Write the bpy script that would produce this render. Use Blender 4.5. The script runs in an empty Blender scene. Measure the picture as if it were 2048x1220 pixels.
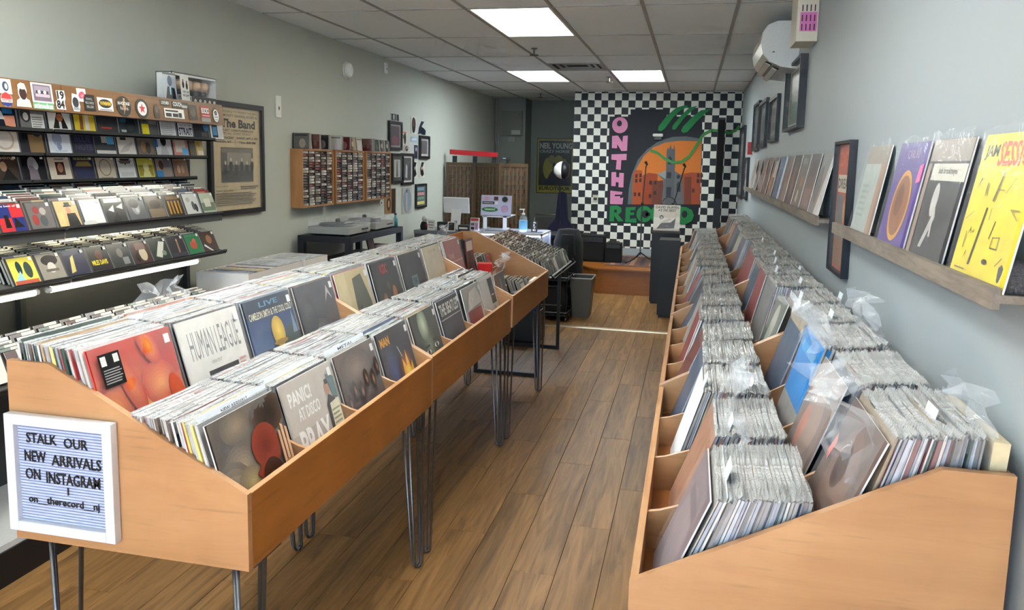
import bpy, math, random
import numpy as np
from mathutils import Vector, Matrix, Euler, noise

random.seed(7)
rnd = random.random
PI = math.pi
SC = bpy.context.scene
COL = SC.collection

# ------------------------------------------------------------------ camera
F_PX, CX, CY, EYE = 1556.2, 1030.15, 518.1, 1.70
_y, _p, _r = math.radians(12.66), math.radians(7.185), math.radians(1.237)
FWD = Vector((-math.sin(_y) * math.cos(_p), math.cos(_y) * math.cos(_p), -math.sin(_p)))
_right = Vector((math.cos(_y), math.sin(_y), 0))
_up = _right.cross(FWD)
RGT = math.cos(_r) * _right + math.sin(_r) * _up
UPV = -math.sin(_r) * _right + math.cos(_r) * _up
cam_data = bpy.data.cameras.new('camera')
cam = bpy.data.objects.new('camera', cam_data)
COL.objects.link(cam)
cam.matrix_world = Matrix(((RGT.x, UPV.x, -FWD.x, 0), (RGT.y, UPV.y, -FWD.y, 0), (RGT.z, UPV.z, -FWD.z, EYE), (0, 0, 0, 1)))
cam_data.sensor_fit = 'HORIZONTAL'
cam_data.sensor_width = 36.0
cam_data.lens = F_PX * 36.0 / 2048
cam_data.shift_x = (1024 - CX) / 2048
cam_data.shift_y = (CY - 610) / 2048
cam_data.clip_start = 0.05
SC.camera = cam

# ------------------------------------------------------------------ world, light, exposure
W = bpy.data.worlds.new('sky'); SC.world = W
W.use_nodes = True
_bg = W.node_tree.nodes['Background']
_bg.inputs[0].default_value = (0.47, 0.73, 1.0, 1)
_bg.inputs[1].default_value = 8.6
LAMP = 12.0          # ceiling panels
TUBE = 14.0         # shelf tubes
SC.view_settings.view_transform = 'Standard'
SC.view_settings.look = 'None'
SC.view_settings.gamma = 1.0
SC.view_settings.use_curve_mapping = False
SC.view_settings.exposure = 0.42
SC.cycles.use_denoising = True
SC.cycles.max_bounces = 6
SC.cycles.diffuse_bounces = 4
SC.cycles.glossy_bounces = 3
SC.cycles.transparent_max_bounces = 8
SC.cycles.use_adaptive_sampling = True
SC.cycles.adaptive_threshold = 0.12
SC.cycles.adaptive_min_samples = 16
SC.cycles.caustics_reflective = False
SC.cycles.caustics_refractive = False
SC.cycles.sample_clamp_indirect = 6.0

# high sun over the street: falls on the pavement and just inside the storefront
_sd = bpy.data.lights.new('street_sun', 'SUN'); _sd.energy = 165.0; _sd.angle = 0.01; _sd.color = (1.0, 0.97, 0.93)
_so = bpy.data.objects.new('street_sun', _sd); COL.objects.link(_so)
_so.rotation_euler = (math.radians(38), 0, 0); _so.location = (-1, -6, 9)
# storefront window opening: sampling portal for the daylight
_pd = bpy.data.lights.new('storefront_daylight_portal', 'AREA')
_pd.shape = 'RECTANGLE'; _pd.size = 2.85; _pd.size_y = 2.3
_pd.cycles.is_portal = True
_po = bpy.data.objects.new('storefront_daylight_portal', _pd); COL.objects.link(_po)
_po.location = (-0.98, -2.15, 1.4); _po.rotation_euler = (PI / 2, 0, 0)

# ------------------------------------------------------------------ helpers
def lin(c):
    r = []
    for x in c[:3]:
        x = x / 255.0
        r.append(x / 12.92 if x <= 0.04045 else ((x + 0.055) / 1.055) ** 2.4)
    return tuple(r)

class MB:
    """collects polygons with one colour and one material slot each"""
    def __init__(s): s.v = []; s.f = []; s.c = []; s.m = []
    def add(s, vs, fs, col=(200, 200, 200), mat=0):
        o = len(s.v); s.v += [tuple(p) for p in vs]
        lc = lin(col) if not isinstance(col, list) else None
        for i, f in enumerate(fs):
            s.f.append(tuple(o + k for k in f)); s.m.append(mat)
            s.c.append(lc if lc else lin(col[i]))
        return s
    def box(s, x0, y0, z0, x1, y1, z1, col=(200, 200, 200), mat=0):
        x0, x1 = min(x0, x1), max(x0, x1); y0, y1 = min(y0, y1), max(y0, y1); z0, z1 = min(z0, z1), max(z0, z1)
        return s.add([(x0, y0, z0), (x1, y0, z0), (x1, y1, z0), (x0, y1, z0), (x0, y0, z1), (x1, y0, z1), (x1, y1, z1), (x0, y1, z1)],
                     [(0, 3, 2, 1), (4, 5, 6, 7), (0, 1, 5, 4), (1, 2, 6, 5), (2, 3, 7, 6), (3, 0, 4, 7)], col, mat)
    def prism(s, poly, ax, a0, a1, col=(200, 200, 200), mat=0):
        n = len(poly)
        def P(p, a):
            return (a, p[0], p[1]) if ax == 'x' else ((p[0], a, p[1]) if ax == 'y' else (p[0], p[1], a))
        vs = [P(p, a0) for p in poly] + [P(p, a1) for p in poly]
        fs = [tuple(range(n))[::-1], tuple(range(n, 2 * n))] + [(i, (i + 1) % n, n + (i + 1) % n, n + i) for i in range(n)]
        return s.add(vs, fs, col, mat)
    def tube(s, pts, r, n=8, col=(200, 200, 200), mat=0):
        pts = [Vector(p) for p in pts]; rings = []
        for i, p in enumerate(pts):
            t = (pts[min(i + 1, len(pts) - 1)] - pts[max(i - 1, 0)]).normalized()
            a = Vector((0, 0, 1)) if abs(t.z) < 0.9 else Vector((1, 0, 0))
            u = t.cross(a).normalized(); w = t.cross(u)
            rr = r[i] if isinstance(r, (list, tuple)) else r
            rings.append([p + rr * (math.cos(2 * PI * k / n) * u + math.sin(2 * PI * k / n) * w) for k in range(n)])
        vs = [q for R in rings for q in R]
        fs = [(i * n + k, i * n + (k + 1) % n, (i + 1) * n + (k + 1) % n, (i + 1) * n + k) for i in range(len(pts) - 1) for k in range(n)]
        fs += [tuple(range(n)), tuple(range((len(pts) - 1) * n, len(pts) * n))]
        return s.add(vs, fs, col, mat)
    def lathe(s, prof, n=20, cx=0, cy=0, col=(200, 200, 200), mat=0, ax='z'):
        vs = []
        for r, z in prof:
            for k in range(n):
                a = 2 * PI * k / n
                x, y = r * math.cos(a), r * math.sin(a)
                vs.append((cx + x, cy + y, z) if ax == 'z' else ((z, cx + x, cy + y) if ax == 'x' else (cx + x, z, cy + y)))
        fs = [(i * n + k, i * n + (k + 1) % n, (i + 1) * n + (k + 1) % n, (i + 1) * n + k) for i in range(len(prof) - 1) for k in range(n)]
        fs += [tuple(range(n))[::-1], tuple(range((len(prof) - 1) * n, len(prof) * n))]
        return s.add(vs, fs, col, mat)
    def mesh(s, name, mats, smooth=False):
        me = bpy.data.meshes.new(name)
        me.from_pydata(s.v, [], s.f)
        for m in (mats if isinstance(mats, (list, tuple)) else [mats]): me.materials.append(MAT[m])
        me.polygons.foreach_set('material_index', s.m)
        at = me.color_attributes.new('Col', 'FLOAT_COLOR', 'CORNER')
        cc = []
        for f, c in zip(s.f, s.c): cc += [c[0], c[1], c[2], 1.0] * len(f)
        at.data.foreach_set('color', cc)
        if smooth: me.polygons.foreach_set('use_smooth', [True] * len(s.f))
        me.update(); me.validate()
        return me
    def build(s, name, mats, parent=None, loc=(0, 0, 0), rot=(0, 0, 0), smooth=False, bevel=0):
        o = put(name, s.mesh(name, mats, smooth), parent, loc, rot)
        if bevel:
            b = o.modifiers.new('edge', 'BEVEL'); b.width = bevel; b.segments = 2; b.limit_method = 'ANGLE'
        return o

def put(name, me, parent=None, loc=(0, 0, 0), rot=(0, 0, 0)):
    o = bpy.data.objects.new(name, me); COL.objects.link(o)
    o.location = loc; o.rotation_euler = rot
    if parent: o.parent = parent
    return o
def tag(o, label, cat, group=None, kind=None):
    if label: o['label'] = label
    if cat: o['category'] = cat
    if group: o['group'] = group
    if kind: o['kind'] = kind
    return o
def thing(name, label, cat, loc=(0, 0, 0), rz=0, group=None, rx=0):
    o = bpy.data.objects.new(name, None); COL.objects.link(o)
    o.empty_display_size = 0.05
    o.location = loc; o.rotation_euler = (rx, 0, rz)
    return tag(o, label, cat, group)
def struct(o, label=None, cat=None):
    return tag(o, label, cat, None, 'structure')

# ------------------------------------------------------------------ materials
MAT = {}
def nodes(name):
    m = bpy.data.materials.new(name); m.use_nodes = True
    nt = m.node_tree; b = nt.nodes['Principled BSDF']
    MAT[name] = m
    return m, nt, b
def N(nt, t, **k):
    n = nt.nodes.new(t)
    for a, v in k.items():
        if a.startswith('_'): setattr(n, a[1:], v)
        else: n.inputs[a].default_value = v
    return n
def vcol(name, rough, metal=0.0, var=0.12, scale=60, spec=0.5, bump=0.0, bscale=40, coat=0):
    """colour from the piece itself, broken up by fine noise"""
    m, nt, b = nodes(name)
    at = N(nt, 'ShaderNodeAttribute', _attribute_name='Col')
    tc = N(nt, 'ShaderNodeTexCoord')
    nz = N(nt, 'ShaderNodeTexNoise', Scale=scale, Detail=3.0)
    mr = N(nt, 'ShaderNodeMapRange'); mr.inputs[3].default_value = 1 - var; mr.inputs[4].default_value = 1 + var
    mx = N(nt, 'ShaderNodeMix', _data_type='RGBA', _blend_type='MULTIPLY'); mx.inputs[0].default_value = 1
    nt.links.new(tc.outputs['Object'], nz.inputs['Vector'])
    nt.links.new(nz.outputs['Fac'], mr.inputs[0])
    nt.links.new(at.outputs['Color'], mx.inputs[6]); nt.links.new(mr.outputs[0], mx.inputs[7])
    nt.links.new(mx.outputs[2], b.inputs['Base Color'])
    b.inputs['Roughness'].default_value = rough; b.inputs['Metallic'].default_value = metal
    b.inputs['Specular IOR Level'].default_value = spec; b.inputs['Coat Weight'].default_value = coat
    if bump:
        n2 = N(nt, 'ShaderNodeTexNoise', Scale=bscale, Detail=4.0)
        bp = N(nt, 'ShaderNodeBump', Strength=bump, Distance=0.01)
        nt.links.new(tc.outputs['Object'], n2.inputs['Vector']); nt.links.new(n2.outputs['Fac'], bp.inputs['Height'])
        nt.links.new(bp.outputs[0], b.inputs['Normal'])
    return m
vcol('matte', 0.8)
vcol('satin', 0.45, var=0.06)
vcol('gloss', 0.18, var=0.05)
vcol('print', 0.32, var=0.22, scale=16)
vcol('jacket', 0.4, var=0.35, scale=18)
vcol('case', 0.16, var=0.12, scale=30)
vcol('metal', 0.35, metal=0.9, var=0.1)
vcol('blackmetal', 0.4, metal=0.3, var=0.1)
vcol('fabric', 0.95, var=0.25, scale=200, bump=0.5, bscale=300)
vcol('card', 0.7, var=0.06, scale=90)

def emit(name, col, s):
    m, nt, b = nodes(name)
    b.inputs['Base Color'].default_value = (0.8, 0.8, 0.8, 1)
    b.inputs['Emission Color'].default_value = (*lin(col), 1)
    b.inputs['Emission Strength'].default_value = s
emit('panel_warm', (255, 252, 232), LAMP)
emit('panel_cool', (236, 248, 255), LAMP * 1.5)
emit('panel_mid', (248, 253, 246), LAMP * 1.6)
emit('panel_near', (248, 252, 250), LAMP * 1.35)
emit('tube_light', (255, 246, 214), TUBE)
emit('led_blue', (205, 220, 255), 16.0)

def film(name, alpha, rough, bumps, bscale, base=(0.86, 0.88, 0.9), stretch=None):
    m, nt, b = nodes(name)
    b.inputs['Base Color'].default_value = (*base, 1)
    b.inputs['Roughness'].default_value = rough
    b.inputs['Specular IOR Level'].default_value = 0.9
    tc = N(nt, 'ShaderNodeTexCoord')
    nz = N(nt, 'ShaderNodeTexNoise', Scale=bscale, Detail=3.0, Distortion=1.2)
    bp = N(nt, 'ShaderNodeBump', Strength=bumps, Distance=0.02)
    mr = N(nt, 'ShaderNodeMapRange'); mr.inputs[1].default_value = 0.3; mr.inputs[2].default_value = 0.75
    mr.inputs[3].default_value = alpha * 0.6; mr.inputs[4].default_value = min(1, alpha * 1.6)
    if stretch:
        mp = N(nt, 'ShaderNodeMapping'); mp.inputs['Scale'].default_value = stretch
        nt.links.new(tc.outputs['Object'], mp.inputs[0]); nt.links.new(mp.outputs[0], nz.inputs['Vector'])
    else: nt.links.new(tc.outputs['Object'], nz.inputs['Vector'])
    nt.links.new(nz.outputs['Fac'], bp.inputs['Height'])
    nt.links.new(bp.outputs[0], b.inputs['Normal'])
    nt.links.new(nz.outputs['Fac'], mr.inputs[0]); nt.links.new(mr.outputs[0], b.inputs['Alpha'])
film('film', 0.10, 0.10, 0.35, 9)
film('film_lip', 0.45, 0.11, 0.3, 1.0, (0.76, 0.77, 0.76), (70, 9, 9))
film('film_crumple', 0.19, 0.08, 0.4, 14)
film('glass', 0.06, 0.03, 0.0, 2)

def wood(name, dark, light, rough=0.38, sx=1.2, grain=9.0, axis=1, coat=0.15):
    """varnished plywood: long grain along one object axis, soft blotches, thin dark flecks"""
    m, nt, b = nodes(name)
    tc = N(nt, 'ShaderNodeTexCoord')
    mp = N(nt, 'ShaderNodeMapping')
    sc = [grain, grain, grain]; sc[axis] = sx
    mp.inputs['Scale'].default_value = sc
    n1 = N(nt, 'ShaderNodeTexNoise', Scale=1.0, Detail=6.0, Roughness=0.65, Distortion=0.8)
    n2 = N(nt, 'ShaderNodeTexNoise', Scale=4.0, Detail=3.0, Distortion=0.4)
    mp3 = N(nt, 'ShaderNodeMapping'); s3 = [60, 60, 60]; s3[axis] = 5; mp3.inputs['Scale'].default_value = s3
    n3 = N(nt, 'ShaderNodeTexNoise', Scale=1.0, Detail=2.0)
    cr = N(nt, 'ShaderNodeValToRGB')
    cr.color_ramp.elements[0].position = 0.25; cr.color_ramp.elements[0].color = (*lin(dark), 1)
    cr.color_ramp.elements[1].position = 0.75; cr.color_ramp.elements[1].color = (*lin(light), 1)
    add = N(nt, 'ShaderNodeMath', _operation='MULTIPLY_ADD'); add.inputs[1].default_value = 0.6
    hlf = N(nt, 'ShaderNodeMath', _operation='MULTIPLY'); hlf.inputs[1].default_value = 0.4
    fl = N(nt, 'ShaderNodeMapRange'); fl.inputs[1].default_value = 0.62; fl.inputs[2].default_value = 0.8; fl.inputs[3].default_value = 1; fl.inputs[4].default_value = 0.72
    mx = N(nt, 'ShaderNodeMix', _data_type='RGBA', _blend_type='MULTIPLY'); mx.inputs[0].default_value = 1
    L = nt.links.new
    L(tc.outputs['Object'], mp.inputs[0]); L(mp.outputs[0], n1.inputs['Vector'])
    L(tc.outputs['Object'], n2.inputs['Vector']); L(tc.outputs['Object'], mp3.inputs[0]); L(mp3.outputs[0], n3.inputs['Vector'])
    L(n2.outputs['Fac'], hlf.inputs[0]); L(n1.outputs['Fac'], add.inputs[0]); L(hlf.outputs[0], add.inputs[2])
    L(add.outputs[0], cr.inputs[0]); L(n3.outputs['Fac'], fl.inputs[0])
    L(cr.outputs[0], mx.inputs[6]); L(fl.outputs[0], mx.inputs[7]); L(mx.outputs[2], b.inputs['Base Color'])
    b.inputs['Roughness'].default_value = rough; b.inputs['Coat Weight'].default_value = coat; b.inputs['Coat Roughness'].default_value = 0.25
wood('ply', (150, 104, 66), (190, 146, 102), axis=0, coat=0.25)
wood('ply_shaded', (128, 74, 28), (178, 112, 50), axis=1, coat=0.3)  # same varnished wood as ply, shade of the aisle-facing boards put into the colour
wood('ply_edge', (140, 92, 52), (205, 160, 112), rough=0.6, axis=1, grain=60, sx=3, coat=0)
wood('oakstrip', (92, 62, 34), (140, 98, 58), axis=1, grain=25)
wood('grey_barn', (88, 80, 72), (150, 140, 128), rough=0.8, axis=1, grain=40, sx=4, coat=0)
wood('pine', (140, 92, 52), (190, 138, 86), axis=2, grain=14)
wood('screenwood', (58, 44, 26), (94, 70, 42), axis=2, grain=18)
wood('stagewood', (120, 66, 20), (162, 98, 38), axis=0, grain=10, coat=0.2)

def paint(name, col, rough=0.85, bump=0.05, bs=180, var=0.03):
    m, nt, b = nodes(name)
    tc = N(nt, 'ShaderNodeTexCoord')
    nz = N(nt, 'ShaderNodeTexNoise', Scale=bs, Detail=3.0)
    n2 = N(nt, 'ShaderNodeTexNoise', Scale=1.3, Detail=2.0)
    mr = N(nt, 'ShaderNodeMapRange'); mr.inputs[3].default_value = 1 - var; mr.inputs[4].default_value = 1 + var
    mx = N(nt, 'ShaderNodeMix', _data_type='RGBA', _blend_type='MULTIPLY'); mx.inputs[0].default_value = 1
    mx.inputs[6].default_value = (*lin(col), 1)
    bp = N(nt, 'ShaderNodeBump', Strength=bump, Distance=0.004)
    L = nt.links.new
    L(tc.outputs['Object'], nz.inputs['Vector']); L(tc.outputs['Object'], n2.inputs['Vector'])
    L(n2.outputs['Fac'], mr.inputs[0]); L(mr.outputs[0], mx.inputs[7]); L(mx.outputs[2], b.inputs['Base Color'])
    L(nz.outputs['Fac'], bp.inputs['Height']); L(bp.outputs[0], b.inputs['Normal'])
    b.inputs['Roughness'].default_value = rough
paint('wall_paint', (186, 190, 180), 0.75)
paint('wall_right_paint', (160, 170, 175), 0.55)
paint('back_paint', (132, 136, 128), 0.8)
paint('ceiling_tile', (230, 237, 240), 0.95, bump=0.5, bs=260)
paint('tbar', (150, 150, 148), 0.5, bump=0)
paint('pavement', (188, 186, 180), 0.9)

def plank_mat():
    m, nt, b = nodes('plank')
    L = nt.links.new
    tc = N(nt, 'ShaderNodeTexCoord'); oi = N(nt, 'ShaderNodeObjectInfo')
    off = N(nt, 'ShaderNodeVectorMath', _operation='ADD')
    sc = N(nt, 'ShaderNodeVectorMath', _operation='SCALE'); sc.inputs[0].default_value = (37, 91, 13)
    L(oi.outputs['Random'], sc.inputs['Scale']); L(tc.outputs['Object'], off.inputs[0]); L(sc.outputs[0], off.inputs[1])
    mp = N(nt, 'ShaderNodeMapping'); mp.inputs['Scale'].default_value = (22, 1.6, 1)
    n1 = N(nt, 'ShaderNodeTexNoise', Scale=1.0, Detail=6.0, Roughness=0.6, Distortion=1.2)
    L(off.outputs[0], mp.inputs[0]); L(mp.outputs[0], n1.inputs['Vector'])
    cr = N(nt, 'ShaderNodeValToRGB')
    cr.color_ramp.elements[0].position = 0.28; cr.color_ramp.elements[0].color = (*lin((94, 66, 36)), 1)
    cr.color_ramp.elements[1].position = 0.72; cr.color_ramp.elements[1].color = (*lin((156, 116, 70)), 1)
    L(n1.outputs['Fac'], cr.inputs[0])
    # two printed strips on each plank, each with its own tone
    sx = N(nt, 'ShaderNodeSeparateXYZ'); L(tc.outputs['Object'], sx.inputs[0])
    gt = N(nt, 'ShaderNodeMath', _operation='GREATER_THAN'); gt.inputs[1].default_value = 0.0; L(sx.outputs[0], gt.inputs[0])
    ad = N(nt, 'ShaderNodeMath', _operation='MULTIPLY_ADD'); ad.inputs[1].default_value = 0.37; L(gt.outputs[0], ad.inputs[0]); L(oi.outputs['Random'], ad.inputs[2])
    wn = N(nt, 'ShaderNodeTexWhiteNoise', _noise_dimensions='1D'); L(ad.outputs[0], wn.inputs['W'])
    mr = N(nt, 'ShaderNodeMapRange'); mr.inputs[3].default_value = 0.74; mr.inputs[4].default_value = 1.16; L(wn.outputs['Value'], mr.inputs[0])
    mx = N(nt, 'ShaderNodeMix', _data_type='RGBA', _blend_type='MULTIPLY'); mx.inputs[0].default_value = 1
    L(cr.outputs[0], mx.inputs[6]); L(mr.outputs[0], mx.inputs[7]); L(mx.outputs[2], b.inputs['Base Color'])
    bp = N(nt, 'ShaderNodeBump', Strength=0.12, Distance=0.003); L(n1.outputs['Fac'], bp.inputs['Height']); L(bp.outputs[0], b.inputs['Normal'])
    b.inputs['Roughness'].default_value = 0.42; b.inputs['Specular IOR Level'].default_value = 0.32
plank_mat()

def checker_mat():
    m, nt, b = nodes('checker_paint')
    L = nt.links.new
    tc = N(nt, 'ShaderNodeTexCoord')
    nz = N(nt, 'ShaderNodeTexNoise', Scale=9.0, Detail=1.0)
    sb = N(nt, 'ShaderNodeVectorMath', _operation='SUBTRACT'); sb.inputs[1].default_value = (0.5, 0.5, 0.5)
    sc = N(nt, 'ShaderNodeVectorMath', _operation='SCALE'); sc.inputs['Scale'].default_value = 0.012
    ad = N(nt, 'ShaderNodeVectorMath', _operation='ADD')
    mp = N(nt, 'ShaderNodeMapping'); mp.inputs['Location'].default_value = (17.7, 0.5, -26.54); mp.inputs['Scale'].default_value = (10.0, 0.0, 9.76)
    ck = N(nt, 'ShaderNodeTexChecker', Scale=1.0)
    ck.inputs['Color1'].default_value = (*lin((236, 236, 226)), 1); ck.inputs['Color2'].default_value = (*lin((24, 30, 36)), 1)
    L(tc.outputs['Object'], nz.inputs['Vector']); L(nz.outputs['Color'], sb.inputs[0]); L(sb.outputs[0], sc.inputs[0])
    L(tc.outputs['Object'], ad.inputs[0]); L(sc.outputs[0], ad.inputs[1]); L(ad.outputs[0], mp.inputs[0]); L(mp.outputs[0], ck.inputs['Vector'])
    L(ck.outputs['Color'], b.inputs['Base Color']); b.inputs['Roughness'].default_value = 0.6
checker_mat()

# ------------------------------------------------------------------ flat print: shapes in a unit square, laid as thin layers
_TXT = {}
def text_mesh(s, bold=0.0):
    k = (s, bold)
    if k not in _TXT:
        c = bpy.data.curves.new('lettering', 'FONT'); c.body = s; c.resolution_u = 2; c.fill_mode = 'FRONT'; c.offset = bold
        o = bpy.data.objects.new('lettering', c)
        me = o.to_mesh()
        vs = [(v.co.x, v.co.y) for v in me.vertices]; fs = [tuple(p.vertices) for p in me.polygons]
        o.to_mesh_clear(); bpy.data.objects.remove(o); bpy.data.curves.remove(c)
        xs = [p[0] for p in vs]; ys = [p[1] for p in vs]
        x0, x1, y0, y1 = min(xs), max(xs), min(ys), max(ys)
        _TXT[k] = ([((x - x0) / (x1 - x0), (y - y0) / max(1e-6, y1 - y0)) for x, y in vs], fs)
    return _TXT[k]
def R(u0, v0, u1, v1, c): return ('p', [(u0, v0), (u1, v0), (u1, v1), (u0, v1)], c)
def E(u, v, a, b, c, n=18, rot=0):
    q = []
    for k in range(n):
        t = 2 * PI * k / n; x, y = a * math.cos(t), b * math.sin(t)
        q.append((u + x * math.cos(rot) - y * math.sin(rot), v + x * math.sin(rot) + y * math.cos(rot)))
    return ('p', q, c)
def P(pts, c): return ('p', pts, c)
def G(u, v, a, b, ci, co, n=6, rot=0):
    """soft-edged blob printed as nested tones"""
    out = []
    for k in range(n):
        f = k / (n - 1); s = 1 - .8 * f
        out.append(E(u, v, a * s, b * s, tuple(int(co[i] + (ci[i] - co[i]) * f) for i in range(3)), 18, rot))
    return out
def GRD(u0, v0, u1, v1, c0, c1, n=8):
    """printed vertical blend from c0 (bottom) to c1 (top)"""
    return [R(u0, v0 + (v1 - v0) * k / n, u1, v0 + (v1 - v0) * (k + 1) / n, tuple(int(c0[i] + (c1[i] - c0[i]) * k / (n - 1)) for i in range(3))) for k in range(n)]
def T(s, u0, v0, u1, v1, c, bold=0.0): return ('t', s, u0, v0, u1, v1, c, bold)
def lines(u0, v0, u1, v1, n, c, frac=0.45, ragged=0.25, rs=None):
    rs = rs or random; out = []
    h = (v1 - v0) / n
    for i in range(n):
        e = u1 - (u1 - u0) * ragged * rs.random()
        out.append(R(u0, v0 + i * h, e, v0 + (i + frac) * h, c))
    return out
def art(mb, Wd, H, y, items, mat=0, dz=0.00022, cx=0.0, z0=0.0):
    k = 0
    for it in items:
        k += 1; yy = y - k * dz
        if it[0] == 'p':
            vs = [(cx + (min(1, max(0, u)) - 0.5) * Wd, yy, z0 + min(1, max(0, v)) * H) for u, v in it[1]]
            mb.add(vs, [tuple(range(len(vs)))], it[2], mat)
        else:
            _, s, u0, v0, u1, v1, c, bold = it
            vs, fs = text_mesh(s, bold)
            mb.add([(cx + (u0 + (u1 - u0) * a - 0.5) * Wd, yy, z0 + (v0 + (v1 - v0) * b2) * H) for a, b2 in vs], fs, c, mat)
    return mb
def framed(name, label, cat, loc, rz, Wd, H, items, fcol=(20, 20, 24), fw=0.022, dep=0.025, glass=True, group=None, fmat='satin'):
    t = thing(name, label, cat, loc, rz, group)
    f = MB()
    f.box(-Wd / 2, -dep, 0, -Wd / 2 + fw, 0, H, fcol); f.box(Wd / 2 - fw, -dep, 0, Wd / 2, 0, H, fcol)
    f.box(-Wd / 2 + fw, -dep, 0, Wd / 2 - fw, 0, fw, fcol); f.box(-Wd / 2 + fw, -dep, H - fw, Wd / 2 - fw, 0, H, fcol)
    f.build('frame', fmat, t)
    p = MB(); p.box(-Wd / 2 + fw, -0.008, fw, Wd / 2 - fw, 0, H - fw, items[0][2])
    art(p, Wd - 2 * fw, H - 2 * fw, -0.0082, items, z0=fw); p.build('print', 'print', t)
    if glass:
        g = MB(); g.box(-Wd / 2 + fw, -dep + 0.006, fw, Wd / 2 - fw, -dep + 0.008, H - fw); g.build('glazing', 'glass', t)
    return t
def LWX(y): return -3.04 - 0.0205 * y
LWA = math.atan(0.0205)

# ================================================================== THE ROOM
CEIL = 2.739
XR = 0.645
YB, YM, YF = 13.4, 11.7, -2.2
# floor with planks
fl = MB().box(-3.6, YF, -0.05, 1.0, YB + .2, -0.0045, (96, 78, 60)).build('floor', 'matte')
struct(fl, 'brown wood-look plank floor of the shop', 'floor')
PW, PL = 0.184, 1.22
def plank_mesh():
    m = MB(); g = 0.0006; e = 0.0015
    x, y = PW / 2 - g, PL / 2 - g
    vs = [(-x, -y, -.0045), (x, -y, -.0045), (x, y, -.0045), (-x, y, -.0045), (-x, -y, -e), (x, -y, -e), (x, y, -e), (-x, y, -e),
          (-x + e, -y + e, 0), (x - e, -y + e, 0), (x - e, y - e, 0), (-x + e, y - e, 0)]
    fs = [(8, 9, 10, 11)]
    for a in (0, 4):
        for i in range(4): fs.append((a + i, a + (i + 1) % 4, a + 4 + (i + 1) % 4, a + 4 + i))
    m.add(vs, fs); return m.mesh('plank', 'plank')
_pm = plank_mesh()
_x = -3.33; ci = 0
while _x < XR + .02:
    o0 = -1.0 + (ci * 0.47) % PL
    for j in range(-1, 12):
        yc = o0 + j * PL
        if yc < -1.0 or yc > YB + .3: continue
        put('plank', _pm, fl, (_x, yc, 0))
    _x += PW; ci += 1
tr = MB().prism([(7.86, 0), (7.87, .006), (7.93, .006), (7.94, 0)], 'x', -2.4, -0.05, (205, 196, 176)).build('trim_1', 'metal')
struct(tr, 'pale metal floor transition strip across the aisle', 'trim')

# walls
def wallbox(name, label, pts, z0, z1, mat):
    o = MB().prism(pts, 'z', z0, z1).build(name, mat); return struct(o, label, 'wall')
wallbox('wall_left', 'long grey painted left wall', [(LWX(YF), YF), (LWX(YB + .2), YB + .2), (LWX(YB) - .15, YB + .2), (LWX(YF) - .15, YF)], -0.05, CEIL + .2, 'wall_paint')
wallbox('wall_right', 'pale grey painted right wall', [(XR, YF), (XR + .15, YF), (XR + .15, YB + .2), (XR, YB + .2)], -0.05, CEIL + .2, 'wall_right_paint')
wallbox('wall_back', 'dark grey wall at the far end of the alcove', [(-3.6, YB), (-1.6, YB), (-1.6, YB + .15), (-3.6, YB + .15)], -0.05, CEIL + .2, 'back_paint')
mw = MB().prism([(-1.77, YM), (XR, YM), (XR, YM + .12), (-1.77, YM + .12)], 'z', 0.44, CEIL, mat=0).build('wall_mural', 'checker_paint')
struct(mw, 'partition wall painted with a black and white checkerboard mural', 'wall')
wallbox('wall_mural_base', 'cream painted strip of wall under the checkerboard', [(-1.77, YM), (XR, YM), (XR, YM + .12), (-1.77, YM + .12)], -0.05, 0.44, 'wall_right_paint')
wallbox('wall_alcove', 'grey return wall beside the alcove', [(-1.77, YM + .12), (-1.62, YM + .12), (-1.62, YB), (-1.77, YB)], -0.05, CEIL + .2, 'back_paint')
wallbox('wall_chase', 'boxed-out grey column beside the electric panel', [(-3.4, 12.9), (-2.77, 12.9), (-2.77, YB), (-3.4, YB)], -0.05, CEIL + .2, 'back_paint')
# storefront behind the viewer
sf = MB()
sf.box(-3.2, YF - .12, -.05, -2.42, YF, CEIL + .2).box(.47, YF - .12, -.05, XR + .15, YF, CEIL + .2)
sf.box(-2.42, YF - .12, -.05, .47, YF, .22).box(-2.42, YF - .12, 2.58, .47, YF, CEIL + .2)
struct(sf.build('wall_front', 'wall_paint'), 'storefront wall with wide window', 'wall')
wn = MB()
for x in (-2.42, -1.47, -.52, .42): wn.box(x, YF - .09, .22, x + .05, YF - .03, 2.58, (60, 60, 62))
wn.box(-2.42, YF - .09, .22, .47, YF - .03, .27, (60, 60, 62)).box(-2.42, YF - .09, 2.53, .47, YF - .03, 2.58, (60, 60, 62))
wo = struct(wn.build('window_1', 'blackmetal'), 'dark metal storefront window frame', 'window')
for x in (-2.37, -1.42, -.47): MB().box(x, YF - .062, .27, x + .89, YF - .058, 2.53).build('pane', 'glass', wo)
pv = MB().box(-9, -12, -.12, 7, YF - .12, -.06, (150, 150, 150)).build('sidewalk', 'pavement'); struct(pv, 'concrete sidewalk outside the storefront', 'sidewalk')

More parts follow.
